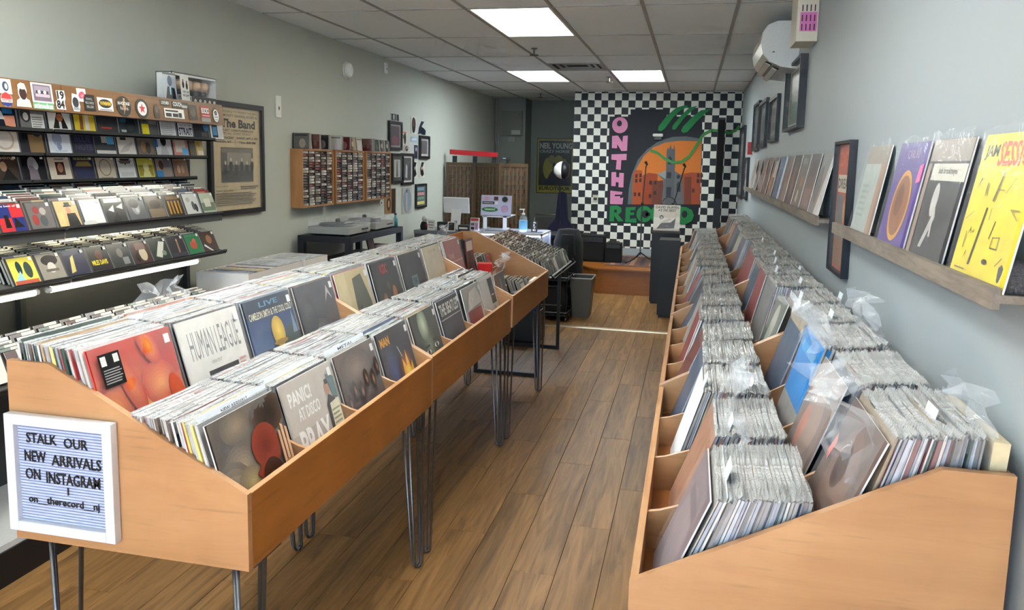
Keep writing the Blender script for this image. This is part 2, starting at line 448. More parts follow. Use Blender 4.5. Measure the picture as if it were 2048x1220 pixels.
# ceiling: slab, tiles lying in the grid, T bars
cl = MB().box(-3.6, YF, CEIL + .03, XR + .15, YB + .2, CEIL + .08, (120, 120, 120)).build('ceiling', 'matte')
struct(cl, 'suspended ceiling of grey lay-in tiles', 'ceiling')
GX = [-3.42] + [-2.814 + .6096 * i for i in range(6)] + [XR]
GY = [5.353 + 1.2192 * j for j in range(-6, 7)]
GY = [YF] + [g for g in GY if g > YF + .1] + [YB + .1]
LIGHTS = {(3, 5.353): 'panel_warm', (2, 9.0106): 'panel_cool', (4, 9.0106): 'panel_mid', (2, 1.6954): 'panel_near', (4, 1.6954): 'panel_near'}
lights = []
for i in range(len(GX) - 1):
    for j in range(len(GY) - 1):
        x0, x1, y0, y1 = GX[i], GX[i + 1], GY[j], GY[j + 1]
        key = [k for k in LIGHTS if k[0] == i and abs(k[1] - y0) < .01]
        if key: lights.append((x0, x1, y0, y1, LIGHTS[key[0]])); continue
        vent = (i == 3 and abs(y0 - (5.353 + 2 * 1.2192)) < .01)
        t = MB(); g = .006
        t.box(x0 + g, y0 + g, CEIL + .004, x1 - g, (y0 + .58 if vent else y1 - g), CEIL + .02, (190, 190, 186)); t.build('ceiling_tile', 'ceiling_tile', cl)
for x in GX[1:-1]: MB().box(x - .012, YF, CEIL - .002, x + .012, YB, CEIL + .005).build('grid_bar', 'tbar', cl)
for y in GY[1:-1]: MB().box(-3.45, y - .006, CEIL - .0015, XR, y + .006, CEIL + .005).build('grid_bar', 'tbar', cl)
LL = {'panel_warm': 'large warm-lit ceiling light panel nearest the camera in view', 'panel_cool': 'cool white ceiling light panel toward the gray wall, deep in the shop',
      'panel_mid': 'white ceiling light panel in front of the checkerboard mural'}
for (x0, x1, y0, y1, m) in lights:
    lab = LL[m] if y0 > 3 else 'ceiling light panel near the storefront, %s' % ('over the aisle' if x0 < -1 else 'beside the pale wall')
    t = thing('ceiling_light', lab, 'ceiling light', ((x0 + x1) / 2, (y0 + y1) / 2, CEIL), 0, 'recessed ceiling light panels')
    a, b = (x1 - x0) / 2 - .013, (y1 - y0) / 2 - .008
    f = MB(); w = .016
    f.box(-a, -b, -.002, -a + w, b, .012, (225, 225, 220)).box(a - w, -b, -.002, a, b, .012, (225, 225, 220)).box(-a + w, -b, -.002, a - w, -b + w, .012, (225, 225, 220)).box(-a + w, b - w, -.002, a - w, b, .012, (225, 225, 220))
    f.build('frame', 'satin', t)
    MB().box(-a + w, -b + w, .004, a - w, b - w, .007).build('diffuser', m, t)
# air register in the ceiling
y0 = 5.353 + 2 * 1.2192
t = thing('air_vent', 'square metal air register in the ceiling between the lights', 'vent', (-1.29, y0 + .88, CEIL))
f = MB()
for k, (a, zz) in enumerate(((.29, -.002), (.22, .004), (.15, .008))):
    w = .035; c = (150, 150, 148)
    f.box(-a, -a, zz, -a + w, a, zz + .012, c).box(a - w, -a, zz, a, a, zz + .012, c).box(-a + w, -a, zz, a - w, -a + w, zz + .012, c).box(-a + w, a - w, zz, a - w, a, zz + .012, c)
f.build('louver', 'satin', t)
MB().box(-.28, -.28, .014, .28, .28, .02, (30, 30, 32)).build('duct_opening', 'matte', t)
# sprinklers
for (x, y, n) in ((-1.49, 7.25, 'closest to the large warm light panel'), (-1.05, 9.7, 'between the two far light panels'), (-2.35, 12.0, 'over the alcove')):
    t = thing('sprinkler', 'small ceiling sprinkler head ' + n, 'sprinkler', (x, y, CEIL - .002), 0, 'ceiling sprinklers')
    MB().lathe([(.03, 0), (.03, -.004), (.008, -.006), (.008, -.05), (.004, -.055)], 12, col=(120, 118, 112)).build('stem', 'metal', t)
    MB().lathe([(.042, -.062), (.042, -.058)], 14, col=(60, 58, 55)).build('deflector', 'metal', t)
# ceiling slot diffuser near mural
MB().box(-.28, 11.2, CEIL - .006, .2, 11.26, CEIL - .001, (235, 235, 230)).build('slot_diffuser', 'satin').__setitem__('label', 'slim pale slot diffuser in the ceiling before the mural')
bpy.data.objects['slot_diffuser']['category'] = 'vent'
# baseboards
struct(MB().box(XR - .012, YF, 0, XR, YM, .1, (60, 60, 60)).build('baseboard_right', 'satin'), 'dark baseboard along the right wall', 'baseboard')
bl = MB().prism([(LWX(YF), YF), (LWX(YF) + .012, YF), (LWX(YB) + .012, YB), (LWX(YB), YB)], 'z', 0, .1, (150, 150, 142)).build('baseboard_left', 'satin')
struct(bl, 'grey baseboard along the left wall', 'baseboard')

# ------------------------------------------------------------------ mural paint (thin layers of paint on the partition)
MUR={
'N':[(-1.193,2.097),(-1.108,2.106),(-1.037,2.007),(-1.032,2.099),(-0.962,2.108),(-0.965,1.882),(-1.049,1.88),(-1.112,1.98),(-1.113,1.918),(-1.191,1.92)],
'T':[(-1.191,1.827),(-0.968,1.84),(-0.968,1.747),(-1.044,1.745),(-1.047,1.601),(-1.12,1.608),(-1.112,1.744),(-1.192,1.751)],
'H':[(-1.182,1.564),(-1.114,1.569),(-1.111,1.495),(-1.068,1.491),(-1.066,1.559),(-0.999,1.555),(-0.998,1.343),(-1.071,1.346),(-1.07,1.414),(-1.112,1.421),(-1.114,1.358),(-1.178,1.36)],
'E1':[(-1.189,1.291),(-1.009,1.276),(-1.016,1.236),(-1.118,1.233),(-1.121,1.208),(-1.041,1.213),(-1.043,1.179),(-1.136,1.156),(-0.994,1.194),(-1.002,1.092),(-1.187,1.089)],
'R1':[(-1.186,1.065),(-1.078,1.075),(-1.017,1.04),(-1.011,0.98),(-1.056,0.935),(-0.975,0.838),(-1.06,0.832),(-1.115,0.916),(-1.12,0.829),(-1.189,0.83)],
'r1':[(-1.118,1.01),(-1.084,1.012),(-1.079,0.969),(-1.122,0.967)],
'E2':[(-0.949,1.05),(-0.805,1.061),(-0.812,1.012),(-0.879,1.007),(-0.882,0.976),(-0.822,0.981),(-0.826,0.94),(-0.885,0.933),(-0.883,0.881),(-0.79,0.893),(-0.782,0.825),(-0.952,0.827)],
'R2':[(-0.395,1.086),(-0.279,1.095),(-0.227,1.058),(-0.221,0.999),(-0.264,0.96),(-0.185,0.857),(-0.267,0.848),(-0.321,0.936),(-0.326,0.848),(-0.392,0.849)],
'r2':[(-0.329,1.033),(-0.292,1.034),(-0.287,0.993),(-0.332,0.992)],
'D':[(-0.162,1.086),(-0.072,1.085),(0.013,1.041),(0.046,0.967),(0.021,0.881),(-0.06,0.833),(-0.155,0.832)],
'panel':[(-1.242,2.381),(0.092,2.393),(0.108,2.074),(0.119,1.695),(0.115,1.129),(0.097,0.834),(-1.231,0.799),(-1.234,1.495)],
'panel2':[(-0.938,2.488),(-0.416,2.492),(-0.412,2.387),(-0.934,2.382)],
'arch':[(-0.925,1.094),(-0.918,1.333),(-0.884,1.538),(-0.8,1.759),(-0.672,1.912),(-0.511,2.031),(-0.316,2.097),(-0.121,2.108),(0.108,2.074),(0.123,1.129)],
'sky':[(-0.857,1.096),(-0.866,1.402),(-0.82,1.624),(-0.718,1.811),(-0.59,1.939),(-0.411,2.016),(-0.199,2.044),(0.102,2.041),(0.123,1.129)],
'b1':[(-0.857,1.096),(-0.866,1.555),(-0.819,1.607),(-0.735,1.6),(-0.709,1.101)],
'b2':[(-0.714,1.101),(-0.726,1.525),(-0.641,1.569),(-0.507,1.555),(-0.487,1.109)],
'b3':[(-0.139,1.12),(-0.152,1.564),(-0.03,1.589),(0.108,1.587),(0.123,1.129)],
'b4':[(-0.571,1.106),(-0.577,1.444),(-0.42,1.465),(-0.404,1.111)],
'b5':[(-0.106,1.121),(-0.117,1.523),(-0.019,1.526),(-0.003,1.125)],
'tower':[(-0.379,1.112),(-0.39,1.9),(-0.375,1.942),(-0.357,1.918),(-0.336,1.993),(-0.322,1.927),(-0.292,1.919),(-0.284,1.994),(-0.269,1.894),(-0.26,1.586),(-0.255,1.116)],
'body':[(-0.429,1.111),(-0.412,1.465),(-0.515,1.555),(-0.385,1.608),(-0.261,1.603),(-0.156,1.547),(-0.106,1.121)],
'gable':[(-0.515,1.555),(-0.385,1.608),(-0.387,1.483)],
'win1':[(-0.364,1.701),(-0.363,1.784),(-0.34,1.821),(-0.31,1.785),(-0.311,1.702)],
'win2':[(-0.372,1.497),(-0.372,1.584),(-0.309,1.585),(-0.309,1.498)],
'win3':[(-0.367,1.214),(-0.369,1.366),(-0.299,1.368),(-0.301,1.216)],
'win4':[(-0.222,1.303),(-0.223,1.42),(-0.196,1.458),(-0.17,1.421),(-0.164,1.304)],
'blade1':[(-0.526,2.189),(-0.521,2.247),(-0.412,2.397),(-0.286,2.512),(-0.158,2.554),(-0.092,2.538),(-0.204,2.488),(-0.313,2.381),(-0.436,2.207),(-0.484,2.173)],
'blade2':[(-0.33,2.216),(-0.316,2.266),(-0.2,2.415),(-0.092,2.522),(0.02,2.544),(-0.057,2.473),(-0.165,2.366),(-0.272,2.209),(-0.304,2.197)],
'blade3':[(-0.198,2.185),(-0.176,2.243),(-0.053,2.383),(0.072,2.482),(0.223,2.503),(0.138,2.442),(0.015,2.318),(-0.107,2.169),(-0.164,2.155)],
'squig':[(-0.622,1.896),(-0.521,1.865),(-0.417,1.783),(-0.299,1.727),(-0.168,1.738),(-0.058,1.824),(0.047,2.007),(0.121,2.14),(0.231,2.198),(0.343,2.191),(0.489,2.161),(0.581,2.211),(0.617,2.268)],}
MEL={'O':(-1.084,2.257,0.115,0.118),'o':(-1.092,2.282,0.036,0.043),'C':(-0.674,0.958,0.115,0.123),'c':(-0.657,0.958,0.049,0.059),'O2':(-0.498,0.964,0.090,0.118),'o2':(-0.495,0.964,0.039,0.053),'d':(-0.091,0.978,0.041,0.053),'rose':(-0.204,1.521,0.026,0.030),}
mu = thing('mural', 'painted mural reading ON THE RECORD around a church skyline', 'mural', (0, YM, 0))
_ml = [0]
def mshape(name, polys, col):
    m = MB(); _ml[0] += 1; d = 0.0004 * _ml[0]
    for q in polys: m.add([(x, -d, z) for x, z in q], [tuple(range(len(q)))], col)
    return m.build(name, 'matte', mu)
def mell(k, n=28):
    x, z, a, b = MEL[k]
    return [(x + a * math.cos(2 * PI * i / n), z + b * math.sin(2 * PI * i / n)) for i in range(n)]
DK = (38, 42, 50); PK = (214, 138, 176); GR = (36, 128, 72)
mshape('dark_panel', [MUR['panel'], MUR['panel2']], DK)
mshape('arch', [MUR['arch']], (98, 104, 108))
mshape('orange_sky', [MUR['sky']], (212, 122, 52))
for k, c in (('b1', (176, 84, 46)), ('b2', (158, 72, 44)), ('b3', (164, 78, 48)), ('b4', (112, 64, 52)), ('b5', (118, 62, 48))): mshape('painted_house', [MUR[k]], c)
wins = []
for (x, z) in [(-.83, 1.49), (-.77, 1.5), (-.83, 1.42), (-.77, 1.43), (.06, 1.52), (.11, 1.52), (.06, 1.44), (.11, 1.44), (-.84, 1.22), (-.78, 1.22), (-.55, 1.4), (-.55, 1.25), (.0, 1.3), (-.62, 1.4), (-.62, 1.2)]:
    wins.append([(x, z), (x + .035, z), (x + .035, z + .055), (x, z + .055)])
for w_ in wins: mshape('painted_window', [w_], (70, 50, 48))
mshape('painted_church', [MUR['body'], ], (104, 106, 110))
mshape('painted_tower', [MUR['tower']], (92, 96, 102))
mshape('painted_gable', [MUR['gable']], (150, 156, 152))
for w_ in (MUR['win1'], MUR['win2'], MUR['win3'], MUR['win4'], mell('rose', 14)): mshape('church_window', [w_], (52, 58, 66))
for k in ('blade1', 'blade2', 'blade3'): mshape('green_streak', [MUR[k]], GR)
sq = MUR['squig']; quads = []
for (a, b) in zip(sq[:-1], sq[1:]):
    dx, dz = b[0] - a[0], b[1] - a[1]; L = math.hypot(dx, dz); nx, nz = -dz / L * .02, dx / L * .02
    quads.append([(a[0] + nx, a[1] + nz), (a[0] - nx, a[1] - nz), (b[0] - nx, b[1] - nz), (b[0] + nx, b[1] + nz)])
mshape('green_squiggle', quads, (70, 142, 74))
mshape('letter', [mell('O')], PK); mshape('letter_counter', [mell('o')], DK)
for k in ('N', 'T', 'H', 'E1'): mshape('letter', [MUR[k]], PK)
mshape('letter', [MUR['R1']], GR); mshape('letter_counter', [MUR['r1']], DK)
mshape('letter', [MUR['E2']], GR)
mshape('letter', [mell('C')], GR)
cc = MEL['c']; mshape('letter_counter', [mell('c'), [(cc[0], cc[1] - .025), (cc[0] + .1, cc[1] - .025), (cc[0] + .1, cc[1] + .025), (cc[0], cc[1] + .025)]], DK)
mshape('letter', [mell('O2')], GR); mshape('letter_counter', [mell('o2')], DK)
mshape('letter', [MUR['R2']], GR); mshape('letter_counter', [MUR['r2']], DK)
mshape('letter', [MUR['D']], GR); mshape('letter_counter', [mell('d')], DK)

# ================================================================== RECORD BINS
def hairpin(parent, x, y, ztop, lean=(0, 0)):
    """bent steel rod leg: a wide U and a second rod behind it"""
    m = MB(); r = .0055; c = (120, 122, 126)
    def U(dx, dy, spread, off):
        pts = [(x + dx * spread + off[0], y + dy * spread + off[1], ztop)]
        bx, by = x + lean[0], y + lean[1]; br = .022
        for k in range(9):
            a = PI * k / 8
            pts.append((bx + dx * br * math.cos(a), by + dy * br * math.cos(a), .0055 + br - br * math.sin(a)))
        pts.append((x - dx * spread + off[0], y - dy * spread + off[1], ztop))
        m.tube(pts, r, 8, c)
    U(0, 1, .055, (0, 0)); U(1, 0, .045, (0, 0))
    m.box(x - .055, y - .065, ztop - .004, x + .055, y + .065, ztop, (90, 92, 96))
    return m.build('hairpin_leg', 'metal', parent, smooth=True)

def record_bin(label, xf, s, y0, y1, zb, zf, zr, D, flat, zfl1, zfl2, npock, back=True, legs=True, group=None, dividers=True):
    """open-topped stepped plywood bin; d is the depth from the aisle edge, s=+1 opens to +x"""
    t = thing('record_bin', label, 'record bin', (xf, y0, 0), 0, group)
    X = lambda d: -s * d
    th = .018; L = y1 - y0
    prof = [(X(0), zb), (X(0), zf), (X(D - flat), zr), (X(D), zr), (X(D), zb)]
    for a in (0, L - th): MB().prism(prof, 'y', a, a + th).build('end_panel', 'ply', t)
    MB().box(X(0) - s * 0, th, zb, X(th), L - th, zf - .004).build('front_board', 'ply_shaded', t)
    MB().box(X(.0005), th * .2, zf - .0042, X(th - .0005), L - th * .2, zf - .003).build('edge_band', 'ply_edge', t)
    MB().box(X(D - th), th, zb, X(D), L - th, zr - .004).build('back_board', 'ply_shaded', t)
    MB().box(X(th), th, zfl1 - .018, X(.345), L - th, zfl1).build('bottom_board', 'ply_shaded', t)
    MB().box(X(.332), th, zfl1, X(.345), L - th, zfl2 + .05).build('riser', 'ply_shaded', t)
    MB().box(X(.345), th, zfl2 - .018, X(D - th), L - th, zfl2).build('bottom_board', 'ply_shaded', t)
    p = L / npock
    for k in range(1, npock if dividers else 0):
        a = k * p
        MB().prism([(X(th), zfl1), (X(th), zf - .012), (X(.05), zf - .005), (X(.33), zf + .1), (X(.33), zfl1)], 'y', a - .006, a + .006).build('divider', 'ply', t)
        MB().prism([(X(.347), zfl2), (X(.347), zfl2 + .055), (X(.38), zfl2 + .065), (X(D - th), zr - .01), (X(D - th), zfl2)], 'y', a - .006, a + .006).build('divider', 'ply', t)
    if legs:
        for d in (.055, D - .07):
            for yy in (.09, L - .09): hairpin(t, X(d), yy, zb, lean=(s * .012, .03 if yy > .2 else -.03))
    return t
LB = dict(zb=.694, zf=.89, zr=1.170, D=.675, flat=.125, zfl1=.74, zfl2=.90)
RB = dict(zb=.62, zf=.82, zr=1.133, D=.71, flat=.126, zfl1=.71, zfl2=.87)
LY = [1.60, 2.978, 4.432, 5.60]
RY = [1.57, 3.10, 4.62, 6.14, 7.66, 8.62]
GRPB = 'plywood record bins'
record_bin('plywood record bin on hairpin legs with white letter board on its end', -1.006, 1, LY[0], LY[1], npock=4, group=GRPB, **LB)
record_bin('plywood record bin on hairpin legs, second from the letter board', -1.012, 1, LY[1] + .002, LY[2], npock=4, group=GRPB, **LB)
record_bin('plywood bin on hairpin legs holding discs and cassettes beside the wire CD tray', -1.004, 1, LY[2] + .002, LY[3], npock=2, group=GRPB, dividers=False, **dict(LB, zb=.715, zf=.905))
for k in range(5):
    lab = ['pale plywood record bin with a large blank end panel, nearest along the light wall', 'plywood record bin against the light wall, second from the nearest end',
           'plywood record bin against the light wall, third from the nearest end', 'plywood record bin against the light wall, fourth from the nearest end', 'short plywood record bin against the light wall beside the black pedestals'][k]
    record_bin(lab, -.09, -1, RY[k] + .001, RY[k + 1] - .001, npock=4 if k < 4 else 3, group=GRPB, **RB)

# ------------------------------------------------------------------ records: one jacket mesh per look
SZ = .315
JC = [(232, 232, 228), (210, 206, 196), (60, 60, 64), (36, 36, 40), (120, 40, 36), (60, 84, 120), (190, 160, 120), (150, 150, 150), (96, 70, 50), (214, 190, 150),
      (40, 70, 60), (180, 60, 60), (226, 210, 120), (90, 80, 110), (200, 130, 90), (110, 130, 150), (238, 238, 236), (170, 170, 165)]
def edge_name(c):
    r, g, b = c; mx, mn = max(c), min(c)
    if mx - mn < 22: return 'white' if mn > 188 else ('grey' if mn > 95 else 'dark')
    if r == mx: return ('cream' if g > 130 else 'reddish') if r > 110 else 'brown'
    return 'bluish' if b == mx else 'greenish'
def record_mesh(i, th, rs, lip):
    c = JC[i % len(JC)]
    if lip > .008: c = tuple(int(x * .55 + 56) for x in c)
    o_ = rs.choice([-60, -40, -20, 0, 10, 25]); e = tuple(max(20, min(240, int(x * .4 + 118 + o_))) for x in c)          # plastic-wrapped edge
    sp = rs.choice([c, e, (206, 206, 204), (190, 196, 204), (170, 176, 188), (150, 150, 152), tuple(min(225, int(x * .7 + 50)) for x in c), tuple(min(225, int(x * .7 + 30)) for x in c)])
    m = MB(); W2 = SZ / 2
    vs = [(-W2, 0, 0), (W2, 0, 0), (W2, th, 0), (-W2, th, 0), (-W2, 0, SZ), (W2, 0, SZ), (W2, th, SZ), (-W2, th, SZ)]
    m.add(vs, [(0, 3, 2, 1), (4, 5, 6, 7), (0, 1, 5, 4), (1, 2, 6, 5), (2, 3, 7, 6), (3, 0, 4, 7)], [c, e, c, sp, c, sp])
    m.edge = edge_name(sp)
    return m
def sleeve_mb(th, rs, lip, amp, col=(228, 232, 236)):
    """clear outer sleeve: two slightly wavy films, open at the top, standing a little above the jacket"""
    m = MB(); n = 6; W2 = SZ / 2 + .005
    for side in (-.0012, th + .0012):
        vs = []
        for k in range(n + 1):
            x = -W2 + 2 * W2 * k / n
            j = amp * (rs.random() - .5)
            h = SZ + lip * (.55 + .45 * math.sin(k * 1.3 + rs.random() * 2))
            vs += [(x, side, SZ - .03), (x, side, SZ), (x, side + j, h)]
        fs = []; ms = []
        for k in range(n):
            a = k * 3; m.add([], [], col)
            fs += [(a, a + 3, a + 4, a + 1), (a + 1, a + 4, a + 5, a + 2)]
        o = len(m.f)
        m.add(vs, fs, col)
        for q in range(len(fs)): m.m[o + q] = 1 if q % 2 else 0
    # turned-in top edge: the pale line one sees from above
    vs = []; n2 = 5
    for k in range(n2 + 1):
        x = -W2 + 2 * W2 * k / n2; zz = SZ + lip * (.15 + .3 * rs.random())
        vs += [(x, -.001, zz), (x, th * (.5 + .4 * rs.random()), zz + .002)]
    o = len(m.f)
    m.add(vs, [(2 * k, 2 * k + 2, 2 * k + 3, 2 * k + 1) for k in range(n2)], col)
    for q in range(n2): m.m[o + q] = 1 if lip > .008 or rs.random() < .5 else 0
    return m
VAR = {}
for side, lip, amp in (('L', .004, .002), ('R', .013, .009)):
    for i in range(30):
        rs = random.Random(i * 7 + (0 if side == 'L' else 500))
        th = rs.choice([.0035, .004, .0045, .005, .0065, .008])
        VAR[side, i] = (record_mesh(i, th, rs, lip), sleeve_mb(th, rs, lip, amp), th)
VME = {}
def vmesh(k):
    if k not in VME:
        VME[k] = (VAR[k][0].mesh('record', 'jacket'), VAR[k][1].mesh('plastic_sleeve', ['film', 'film_lip']))
    return VME[k]

RECS = []      # (distance, variant, location, rx, rz, label, group)
def fill(side, pocket_label, xf, s, yc, zfl, d0, d1, lean0, lean1, rs, group, keep=0):
    d = d0; k = 0
    while d < d1:
        v = (side, rs.randrange(30)); th = VAR[v][2]
        f = (d - d0) / max(1e-6, d1 - d0)
        lean = math.radians(lean0 + (lean1 - lean0) * f + rs.uniform(-.5, .5))
        loc = (xf - s * d, yc + rs.uniform(-.006, .006), zfl + .001 + rs.uniform(0, .004) + (.010 if rs.random() < .02 else 0))
        RECS.append((math.dist(loc, (0, 0, EYE)) + keep, v, loc, -lean, s * PI / 2, '%s-edged %s' % (VAR[v][0].edge, pocket_label % ['front', 'middle', 'back'][min(2, int(f * 3))]), group))
        d += (th + .0014) / math.cos(lean); k += 1
rs = random.Random(3)
ORD = ['nearest', 'second', 'third', 'fourth']
for u in range(2):
    p = (LY[u + 1] - LY[u]) / 4
    for k in range(4):
        yc = LY[u] + p * (k + .5)
        w = ['first', 'second', 'third', 'fourth'][k]
        uu = 'the letter-board bin' if u == 0 else 'the second island bin'
        fill('L', 'sleeved record at the %%s of the %s lower pocket of %s' % (w, uu), -1.006, 1, yc, .741, .045, .285, 17, 9, rs, 'records filed in the island bins')
        fill('L', 'sleeved record at the %%s of the %s upper pocket of %s' % (w, uu), -1.006, 1, yc, .901, .378, .60, 16, 8, rs, 'records filed in the island bins')
fill('L', 'sleeved record at the %s of the upper tier of the disc and cassette bin', -1.004, 1, 4.62, .901, .375, .60, 16, 8, rs, 'records filed in the island bins')
PK_R = []
for u in range(5):
    n = 4 if u < 4 else 3
    p = (RY[u + 1] - RY[u]) / n
    for k in range(n):
        yc = RY[u] + p * (k + .5)
        w = ['first', 'second', 'third', 'fourth'][k]; uu = ['nearest', 'second', 'third', 'fourth', 'farthest'][u]
        PK_R.append(yc)
        a = rs.uniform(.035, .075); b = rs.uniform(.28, .30)
        fill('R', 'used record at the %%s of the %s lower pocket of the %s wall bin' % (w, uu), -.09, -1, yc, .711, a, b, 20 + rs.uniform(-3, 6), 10, rs, 'records filed in the wall bins')
        a = rs.uniform(.375, .43)
        fill('R', 'used record at the %%s of the %s upper pocket of the %s wall bin' % (w, uu), -.09, -1, yc, .871, a, .625, 17 + rs.uniform(-3, 5), 6, rs, 'records filed in the wall bins')

# ------------------------------------------------------------------ records with the cover turned to the aisle
def cover_record(label, loc, rz, lean, items, base, th=.004, tagpos=(.93, .9), group=None, film_on=True, sz=SZ, crumple=0, edge=(225, 225, 222)):
    t = thing('record', label, 'record', loc, rz, group, -math.radians(lean))
    m = MB(); w = sz / 2
    m.box(-w, 0, 0, w, th, sz, [edge, edge, base, edge, base, edge]); m.build('jacket', 'jacket', t)
    a = MB(); art(a, sz - .002, sz - .002, 0, [R(0, 0, 1, 1, base)] + items, z0=.001); a.build('cover_print', 'print', t)
    if tagpos:
        MB().box((tagpos[0] - .5) * sz - .011, -.0046, tagpos[1] * sz - .012, (tagpos[0] - .5) * sz + .011, -.0042, tagpos[1] * sz + .014, (236, 236, 232)).build('price_tag', 'card', t)
    if film_on:
        s = MB(); n = 8; q = random.Random(int(abs(loc[1]) * 1000))
        vs = []
        for i in range(n + 1):
            for j in range(n + 1):
                vs.append((-w - .004 + (sz + .008) * i / n, -.0075 - .0022 * q.random(), -.001 + (sz + .006 + crumple * .02 * q.random()) * j / n))
        s.add(vs, [(i * (n + 1) + j, (i + 1) * (n + 1) + j, (i + 1) * (n + 1) + j + 1, i * (n + 1) + j + 1) for i in range(n) for j in range(n)])
        s.build('plastic_sleeve', 'film', t, smooth=True)
    return t
GI = 'records facing the aisle in the island bins'
TAN = (196, 160, 128)
p1 = (LY[1] - LY[0]) / 4; p2 = (LY[2] - LY[1]) / 4
def lowpos(u, k): return (-1.036, LY[u] + (p1, p2)[u] * (k + .5), .742)
def uppos(u, k): return (-1.006 - .366, LY[u] + (p1, p2)[u] * (k + .5), .902)
A_brown = (GRD(0, 0, 1, 1, (70, 52, 38), (96, 80, 58)) + G(.15, .8, .3, .25, (58, 48, 36), (86, 70, 50)) + G(.35, .88, .22, .14, (140, 120, 90), (92, 76, 54)) + G(.3, .55, .25, .2, (150, 134, 102), (90, 72, 52))
           + G(.12, .3, .3, .35, (190, 178, 146), (96, 80, 58)) + G(.35, .4, .2, .14, (176, 158, 96), (120, 102, 70)) + G(.8, .85, .25, .2, (40, 28, 24), (84, 66, 48)) + [P([(0, 0), (.55, .32), (.62, .1), (.5, 0)], (66, 28, 24))]
           + G(.64, .62, .2, .19, (112, 40, 28), (140, 58, 38)) + [P([(.42, .44), (.5, .34), (.8, .46), (.84, .56), (.6, .54)], (132, 54, 38))] + G(.64, .3, .17, .2, (44, 26, 22), (66, 42, 32)) + G(.63, .22, .09, .17, (186, 132, 98), (120, 78, 56))
           + [P([(.83, .34), (.87, .34), (.875, .66), (.845, .68)], (214, 168, 132)), P([(.885, .34), (.925, .34), (.93, .7), (.895, .72)], (218, 172, 136)), P([(.935, .34), (.97, .34), (.985, .66), (.95, .68)], (210, 164, 128))] + G(.9, .26, .12, .14, (212, 166, 130), (176, 124, 90)) + [R(.84, 0, 1, .14, (150, 100, 70))])
cover_record('near-corner record with a dark red dome and tan shapes on brown', lowpos(0, 0), PI / 2, 17, A_brown, (84, 62, 44), group=GI)
B_grey = [R(0, 0, 1, .5, (176, 168, 156)), T('PANIC!', .1, .76, .52, .9, (238, 236, 230), .03), T('AT DISCO', .2, .6, .62, .72, (238, 236, 230), .02), T('PRAY', .12, .22, .72, .52, (240, 238, 232), .03),
          T('THE', .5, .12, .72, .22, (60, 58, 56), .03), P([(.72, .1), (.98, .06), (.93, .62), (.82, .7), (.74, .6)], (44, 42, 46)), E(.82, .76, .05, .07, (176, 132, 108)), R(.8, .8, .86, .85, (40, 32, 30)), P([(.85, .9), (1, .84), (1, .62), (.9, .64)], (92, 120, 122)), P([(.78, .3), (.99, .33), (.99, .62), (.8, .6)], (224, 220, 190))]
B_grey += lines(.8, .38, .97, .56, 4, (150, 146, 120))
cover_record('record with pale grey cover, white hand lettering, dark figure and cream note', lowpos(0, 1), PI / 2, 17, B_grey, (192, 184, 172), group=GI)
C_dark = GRD(0, 0, 1, 1, (52, 44, 42), (104, 90, 80)) + G(.45, .78, .4, .22, (136, 118, 104), (92, 80, 72))
for k in range(6): C_dark += [P([(.03 + .155 * k, 0), (.18 + .155 * k, 0), (.16 + .155 * k, .34), (.07 + .155 * k, .38)], (36 + 4 * k, 32, 32))] + G(.115 + .155 * k, .46 + .08 * (k % 2) + .03 * k, .06, .11, (52, 42, 38), (66, 54, 48), 3) + G(.115 + .155 * k, .45 + .08 * (k % 2) + .03 * k, .03, .06, (176, 138, 112), (110, 84, 70), 3)
C_dark += [R(.62, .1, 1, .36, (126, 50, 40)), T('LIVE', .68, .16, .94, .3, (176, 92, 70), .02)]
cover_record('record with a dark brown group scene and dull red panel', lowpos(0, 2), PI / 2, 17, C_dark, (64, 54, 50), group=GI)
D_fire = GRD(0, 0, 1, 1, (34, 34, 44), (42, 38, 44)) + G(.3, .45, .22, .4, (52, 76, 128), (40, 44, 62), 5) + G(.68, .4, .26, .3, (214, 96, 28), (44, 38, 42), 7) + [P([(.5, .16), (.88, .16), (.86, .5), (.78, .4), (.72, .66), (.66, .45), (.58, .58), (.55, .4)], (238, 176, 40))] + G(.69, .32, .1, .15, (254, 240, 150), (244, 200, 60), 4) + [T('MAN', .06, .82, .34, .93, (214, 150, 30), .04), R(.48, .1, .88, .12, (170, 160, 150)), P([(.5, .75), (.52, .75), (.6, .6), (.58, .6)], (190, 190, 200))]
cover_record('record with a yellow burst of fire on a dark blue-black cover', lowpos(0, 3), PI / 2, 17, D_fire, (36, 34, 42), group=GI)
E_eye = GRD(0, 0, 1, 1, (48, 52, 44), (64, 66, 56)) + G(.5, .45, .3, .5, (128, 140, 114), (60, 64, 54), 7) + G(.42, .82, .18, .22, (206, 214, 184), (124, 136, 110)) + G(.55, .18, .18, .2, (104, 118, 94), (70, 78, 62)) + [P([(.5, .42), (.56, .42), (.6, .22), (.5, .2)], (150, 160, 134)), E(.36, .43, .1, .035, (226, 226, 208)), E(.72, .47, .09, .035, (214, 216, 196)), E(.37, .43, .035, .035, (20, 20, 20)), E(.72, .47, .035, .035, (20, 20, 20)), R(.26, .5, .46, .53, (44, 48, 40)), R(.62, .54, .82, .57, (44, 48, 40))]
cover_record('record with a pale greenish face of two eyes on a murky cover', lowpos(1, 0), PI / 2, 17, E_eye, (58, 62, 52), group=GI)
F_blk = [R(.03, .72, .97, .97, (34, 34, 36)), T('THE BEATLES', .06, .76, .94, .94, (216, 214, 206), .03), R(.03, .7, .97, .715, (190, 190, 186)), R(.06, .06, .94, .62, (58, 60, 70)), E(.7, .14, .2, .1, (110, 78, 66))]
cover_record('record with black cover and bold white title band', lowpos(1, 1), PI / 2, 17, F_blk, (46, 46, 52), group=GI)
